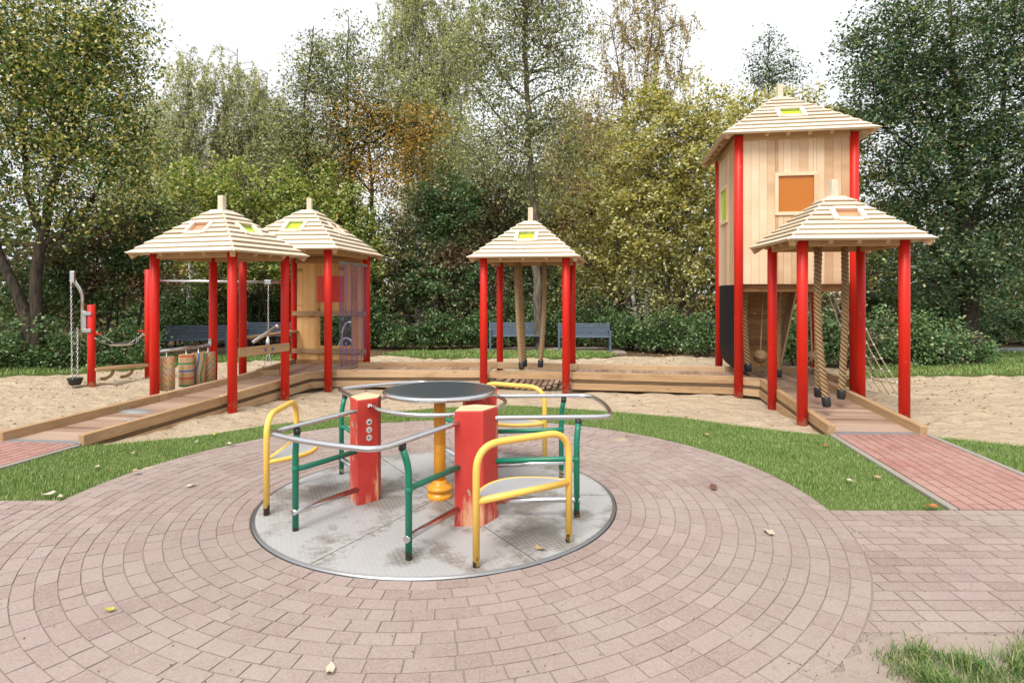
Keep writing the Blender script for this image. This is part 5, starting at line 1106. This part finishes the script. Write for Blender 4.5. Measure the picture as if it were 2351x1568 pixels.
# --- undergrowth along the edge
und = [(-20, 785, 130, 70, 15.2, 'l_bush', 'dark leafy bush at the far left edge under the leaning trunk'), (110, 790, 90, 55, 15.0, 'l_bush', 'low dark bush left of the short red post'), (270, 785, 90, 60, 15.6, 'l_bush', 'leafy bush between the two lone red posts'), (400, 720, 100, 90, 21.5, 'l_bush', 'shadowy bush behind the left bench'),
       (520, 710, 100, 100, 22.5, 'l_bush', 'shadowy bush between the two left benches'), (640, 700, 100, 100, 23.0, 'l_bush', 'dark bush behind the playhouse'), (800, 720, 90, 90, 21.0, 'l_bush', 'dark bush showing through the playhouse opening'), (900, 770, 55, 45, 20.8, 'l_bush', 'low bush right of the playhouse in front of the rail fence'),
       (985, 760, 70, 55, 20.6, 'l_bush', 'rounded green bush left of the middle shelter'), (1080, 760, 70, 58, 20.8, 'l_bush', 'rounded green bush behind the left post of the middle shelter'), (1180, 735, 75, 70, 21.6, 'l_bush', 'bush behind the left middle bench'), (1262, 755, 50, 62, 21.2, 'l_bush', 'bush filling the gap between the two middle benches'),
       (1345, 735, 75, 70, 21.6, 'l_bush', 'bush behind the right middle bench'), (1440, 755, 70, 55, 20.4, 'l_bush', 'low bush just right of the middle benches'), (1540, 755, 80, 52, 19.5, 'l_bush', 'low spreading bush under the golden hazel'), (1640, 770, 70, 50, 18.0, 'l_bush', 'low bush left of the tower posts'),
       (1760, 760, 90, 80, 17.5, 'l_bush', 'bush behind the leaning climbing wall'), (1850, 770, 85, 62, 16.0, 'l_hedge', 'hedge bush behind the knotted ropes'), (1955, 775, 85, 65, 15.6, 'l_hedge', 'hedge bush behind the climbing net'), (2055, 770, 80, 64, 15.6, 'l_hedge', 'hedge bush behind the outer post of the right shelter'),
       (2150, 780, 75, 58, 15.8, 'l_hedge', 'purple tinged hedge bush right of the shelter posts'), (2235, 795, 60, 42, 16.2, 'l_hedge', 'last small bush at the right end of the hedge'), (2330, 740, 130, 60, 23.0, 'l_bush', 'ground-hugging dark bush beyond the asphalt path'), (2150, 700, 120, 70, 21.0, 'l_bush', 'dark bush in deep shade below the big alder'), (2000, 700, 90, 70, 20.0, 'l_bush', 'dark bush between golden hazel and big alder')]
for px, py, rx, ry, Y_, lf, lb in und:
    plant('bush', lb, 'bush', Y_, px, [(px, py, rx, ry), (px - rx * .45, py + ry * .3, rx * .6, ry * .75), (px + rx * .5, py + ry * .25, rx * .6, ry * .8), (px + rx * random.uniform(-.5, .5), py - ry * .5, rx * .5, ry * .6, .7)], lf, 1.5, .105, group=GU, per=30, crad=.18, stems=5, nlimb=2, bk='darkbark', part='foliage', twr=.008)
# --- the wood behind, one mass
g = np.random.default_rng(5); n = 42000
Yw = g.uniform(30, 42, n); px = g.uniform(-250, 2600, n); top = 560 - 60 * vnoise(px, px * 0, 1 / 130, 21) - 90 * vnoise(px, px * 0, 1 / 420, 22)
pz = g.uniform(0, 1, n) ** 1.2; Xw = (px - CX) / FPX * Yw; Zt = EYE + (CY - top) / FPX * Yw; C = np.stack([Xw, Yw, .1 + (Zt - .1) * pz], -1) + g.normal(0, .4, (n, 3))
V, F = np_leaves(C, .42, g, .5, .3); tag(np_mesh('far_wood', V, F, M['l_far']), 'dark wood closing the view behind all trees', 'wood', kind='stuff')

# ------------------------------------------------------------------ rough grass at the lower right, litter, fallen leaves
def tufts(cx, cy, rx, ry, n, h, wd):
    x = g2.normal(cx, rx, n); y = g2.normal(cy, ry, n); t = g2.uniform(0, 2 * np.pi, n); hh = h * g2.uniform(.35, 1.2, n); ln = hh * g2.uniform(.3, 1.3, n)
    dx, dy = np.cos(t), np.sin(t); ww = wd * g2.uniform(.6, 1.3, n); P = lambda k, zz, q: np.stack([x + dx * ln * k - dy * ww * q, y + dy * ln * k + dx * ww * q, zz], -1)
    z0 = np.full(n, -.01); V = np.stack([P(0, z0, 1), P(0, z0, -1), P(.38, hh * .7, -.7), P(.38, hh * .7, .7), P(1, hh, .1), P(1, hh, -.1)], 1)
    return V.reshape(-1, 3)
g2 = np.random.default_rng(11); TT = []
kr = NM('rough_grass_blades', .6, .3); kr.base(kr.mix(kr.math('MULTIPLY', kr.ramp(kr.noise(2.5, 5, kr.wpos(), .65), [(.45, (0, 0, 0)), (.65, (1, 1, 1))]), .5), kr.ramp(kr.island(), [(0, (.03, .085, .012)), (.55, (.075, .165, .025)), (.85, (.17, .22, .07)), (1, (.42, .36, .18))]), (.23, .22, .09))); M['rough'] = kr.m
for k in range(620):
    x = g2.uniform(1.75, 4.2); y = g2.uniform(2.2, 3.34)
    if vnoise(np.array([x]), np.array([y]), 2.6, 31)[0] * 1.0 + (x - 1.75) * .6 + (y < 3.2) * .2 < .54 or x < 1.78 + (3.1 - y) * -.3: continue
    if y > 3.22 + .1 * math.sin(x * 7): continue
    TT.append(tufts(x, y, .05, .04, 80, g2.uniform(.035, .095), .0026))
TT = np.concatenate(TT); n = len(TT) // 6; o = (np.arange(n) * 6)[:, None]
tag(np_mesh('rough_grass', TT, np.concatenate([o + np.array([0, 1, 2, 3]), o + np.array([3, 2, 5, 4])]), M['rough']), 'rough long grass growing on bare dirt at the lower right corner', 'grass', kind='stuff')
def leaf_quads(x, y, z, ls, seed):
    q = np.random.default_rng(seed); n = len(x); C = np.stack([x, y, z], -1); return np_leaves(C, ls, q, 2.2, 0, .28)
def dry(name, stops):
    k = NM(name, .7, .2); k.base(k.ramp(k.island(), stops)); return k.m
M['litter'] = dry('dry_leaf_litter', [(0, (.10, .055, .025)), (.5, (.24, .13, .05)), (.85, (.42, .27, .10)), (1, (.5, .4, .2))])
x = g2.uniform(-15, 15, 9000); y = g2.uniform(7.6, 19.5, 9000); dens = .16 + .84 * np.clip((y - 14) / 4, 0, 1) + .5 * (np.abs(x) > 7)
k = (g2.random(9000) < dens * (.35 + vnoise(x, y, .9, 40))) & ~inside(lawn_main, x, y); x, y = x[k], y[k]
z = np.maximum(sand_height(x, y), np.where(y > 16, -.03, -1)) + .008
V, F = leaf_quads(x, y, z, .06, 3); tag(np_mesh('leaf_litter', V, F, M['litter']), 'small brown leaves and twigs scattered over the sand', 'leaf litter', kind='stuff')
x = g2.uniform(-15, 13, 2600); y = g2.uniform(13, 21, 2600); k = inside(lawn_far_right, x, y) | inside(lawn_far_left, x, y) | inside(lawn_centre, x, y); x, y = x[k], y[k]
V, F = leaf_quads(x, y, np.full(len(x), .045), .075, 4); tag(np_mesh('lawn_leaves', V, F, M['litter']), 'yellow and brown leaves lying on the far lawns', 'leaf litter', kind='stuff')
x = g2.uniform(-4.5, 5, 900); y = g2.uniform(2.9, 8.5, 900); V, F = leaf_quads(x, y, np.full(900, .011), .012, 5)
M['crumb'] = dry('dark_crumbs', [(0, (.03, .02, .015)), (1, (.10, .06, .035))]); tag(np_mesh('crumbs', V, F, M['crumb']), 'dark crumbs of bark and dirt on the paving', 'dirt crumbs', kind='stuff')
def fallen(px, py, size, c, label, z=.014, long_=1.0):
    p = gp(px, py, z); m = MB(); a0 = random.random() * 6.28; n = 12; vs = [(0, 0, .006)]
    for ring in (.55, 1.0):
        for k in range(n):
            a = 2 * math.pi * k / n; r = size * ring * (.62 + .38 * abs(math.cos(a)) ** 1.5) * (1 + .16 * math.sin(5 * a + a0)); x, y = r * math.cos(a) * long_, r * math.sin(a) * .8
            vs.append((x * math.cos(a0) - y * math.sin(a0), x * math.sin(a0) + y * math.cos(a0), .004 + .35 * size * ring * ring * max(0, math.sin(a * 2 + a0)) * .8 + .002 * ring))
    fs = [(0, 1 + k, 1 + (k + 1) % n) for k in range(n)] + [(1 + k, 1 + n + k, 1 + n + (k + 1) % n, 1 + (k + 1) % n) for k in range(n)]
    m.add(vs, fs, None, True); e = Vector((math.cos(a0), math.sin(a0), 0)); m.tube([Vector((0, 0, .006)), e * size * long_ * .9 + Vector((0, 0, .008)), e * size * long_ * 1.5 + Vector((0, 0, .012))], size * .03, 5)
    o = m.build('fallen_leaf', simple('fallen_leaf_' + str(len(bpy.data.materials)), c, .65, var=.4, scale=30)); o.location = p; tag(o, label, 'leaf', 'fallen leaves on paving and lawn')
PALE, TAN, YEL, BRN, ORG = (.55, .47, .36), (.42, .28, .14), (.45, .40, .06), (.16, .07, .04), (.42, .14, .04)
for a in ((1765, 1222, .055, PALE, 'large pale leaf lying alone on the paving right of the carousel'), (1637, 1118, .06, BRN, 'thin curled dark brown leaf on the paving behind the carousel seat', .014, 1.6), (250, 1400, .034, YEL, 'yellow green round leaf on the paving at lower left'),
          (758, 1538, .042, PALE, 'pale crumpled leaf at the bottom edge of the paving'), (1240, 1260, .042, TAN, 'tan leaf lying on the carousel floor under the front seat', .022), (440, 1115, .05, PALE, 'pale leaf on the paving left of the carousel'),
          (108, 1135, .06, PALE, 'broad whitish leaf at the left lawn edge, larger of two', .04), (137, 1141, .04, PALE, 'small whitish leaf at the left lawn edge, smaller of two', .035), (312, 1082, .05, TAN, 'curled tan leaf standing in the left lawn', .045), (303, 1041, .04, TAN, 'tan leaf in the middle of the left lawn', .035),
          (221, 1072, .035, PALE, 'small pale leaf near the left brick path on the lawn', .035), (489, 998, .05, YEL, 'yellow brown leaf at the sandy upper edge of the left lawn', .035), (530, 1019, .045, PALE, 'pale leaf on the left lawn nearest the carousel', .035), (453, 1014, .04, PALE, 'upright pale leaf on the left lawn close to the sand', .035),
          (1620, 997, .05, TAN, 'tan leaf on the lawn between carousel and tower', .035), (1899, 1023, .045, ORG, 'orange tan leaf on the lawn below the right ramp end', .035), (2010, 1096, .05, TAN, 'tan leaf on the lawn beside the right kerb', .035), (1946, 1102, .045, PALE, 'pale green leaf in the middle of the right lawn', .035),
          (2138, 1163, .055, ORG, 'bright orange leaf in the corner of lawn and red path', .035), (1440, 1000, .03, TAN, 'small tan leaf on the paving edge right of the handrail loop')):
    fallen(*a)

x = g2.uniform(1.2, 3.4, 2600); y = g2.uniform(2.7, 3.42, 2600); k = (x > 1.34 + (y - 2.966) * 1.4 - .12) & (g2.random(2600) < .75); x, y = x[k], y[k]; n = len(x); r = .0025 + .006 * g2.random(n) ** 3
cen = np.stack([x, y, np.full(n, .004)], -1); dirs = np.array([[1, 0, 0], [-.5, .87, 0], [-.5, -.87, 0], [.1, .1, 1.1], [.0, .0, -.6]]) 
V = cen[:, None] + dirs[None] * r[:, None, None] * (1 + g2.normal(0, .25, (n, 5, 1))); F = np.array([[0, 1, 3], [1, 2, 3], [2, 0, 3]])[None] + (np.arange(n) * 5)[:, None, None]
M['pebble'] = dry('grey_pebbles', [(0, (.10, .08, .07)), (.5, (.26, .21, .18)), (1, (.45, .38, .32))]); tag(np_mesh('gravel', V.reshape(-1, 3), F.reshape(-1, 3), M['pebble']), 'small gravel strewn over the dirt at the lower right', 'gravel', kind='stuff')
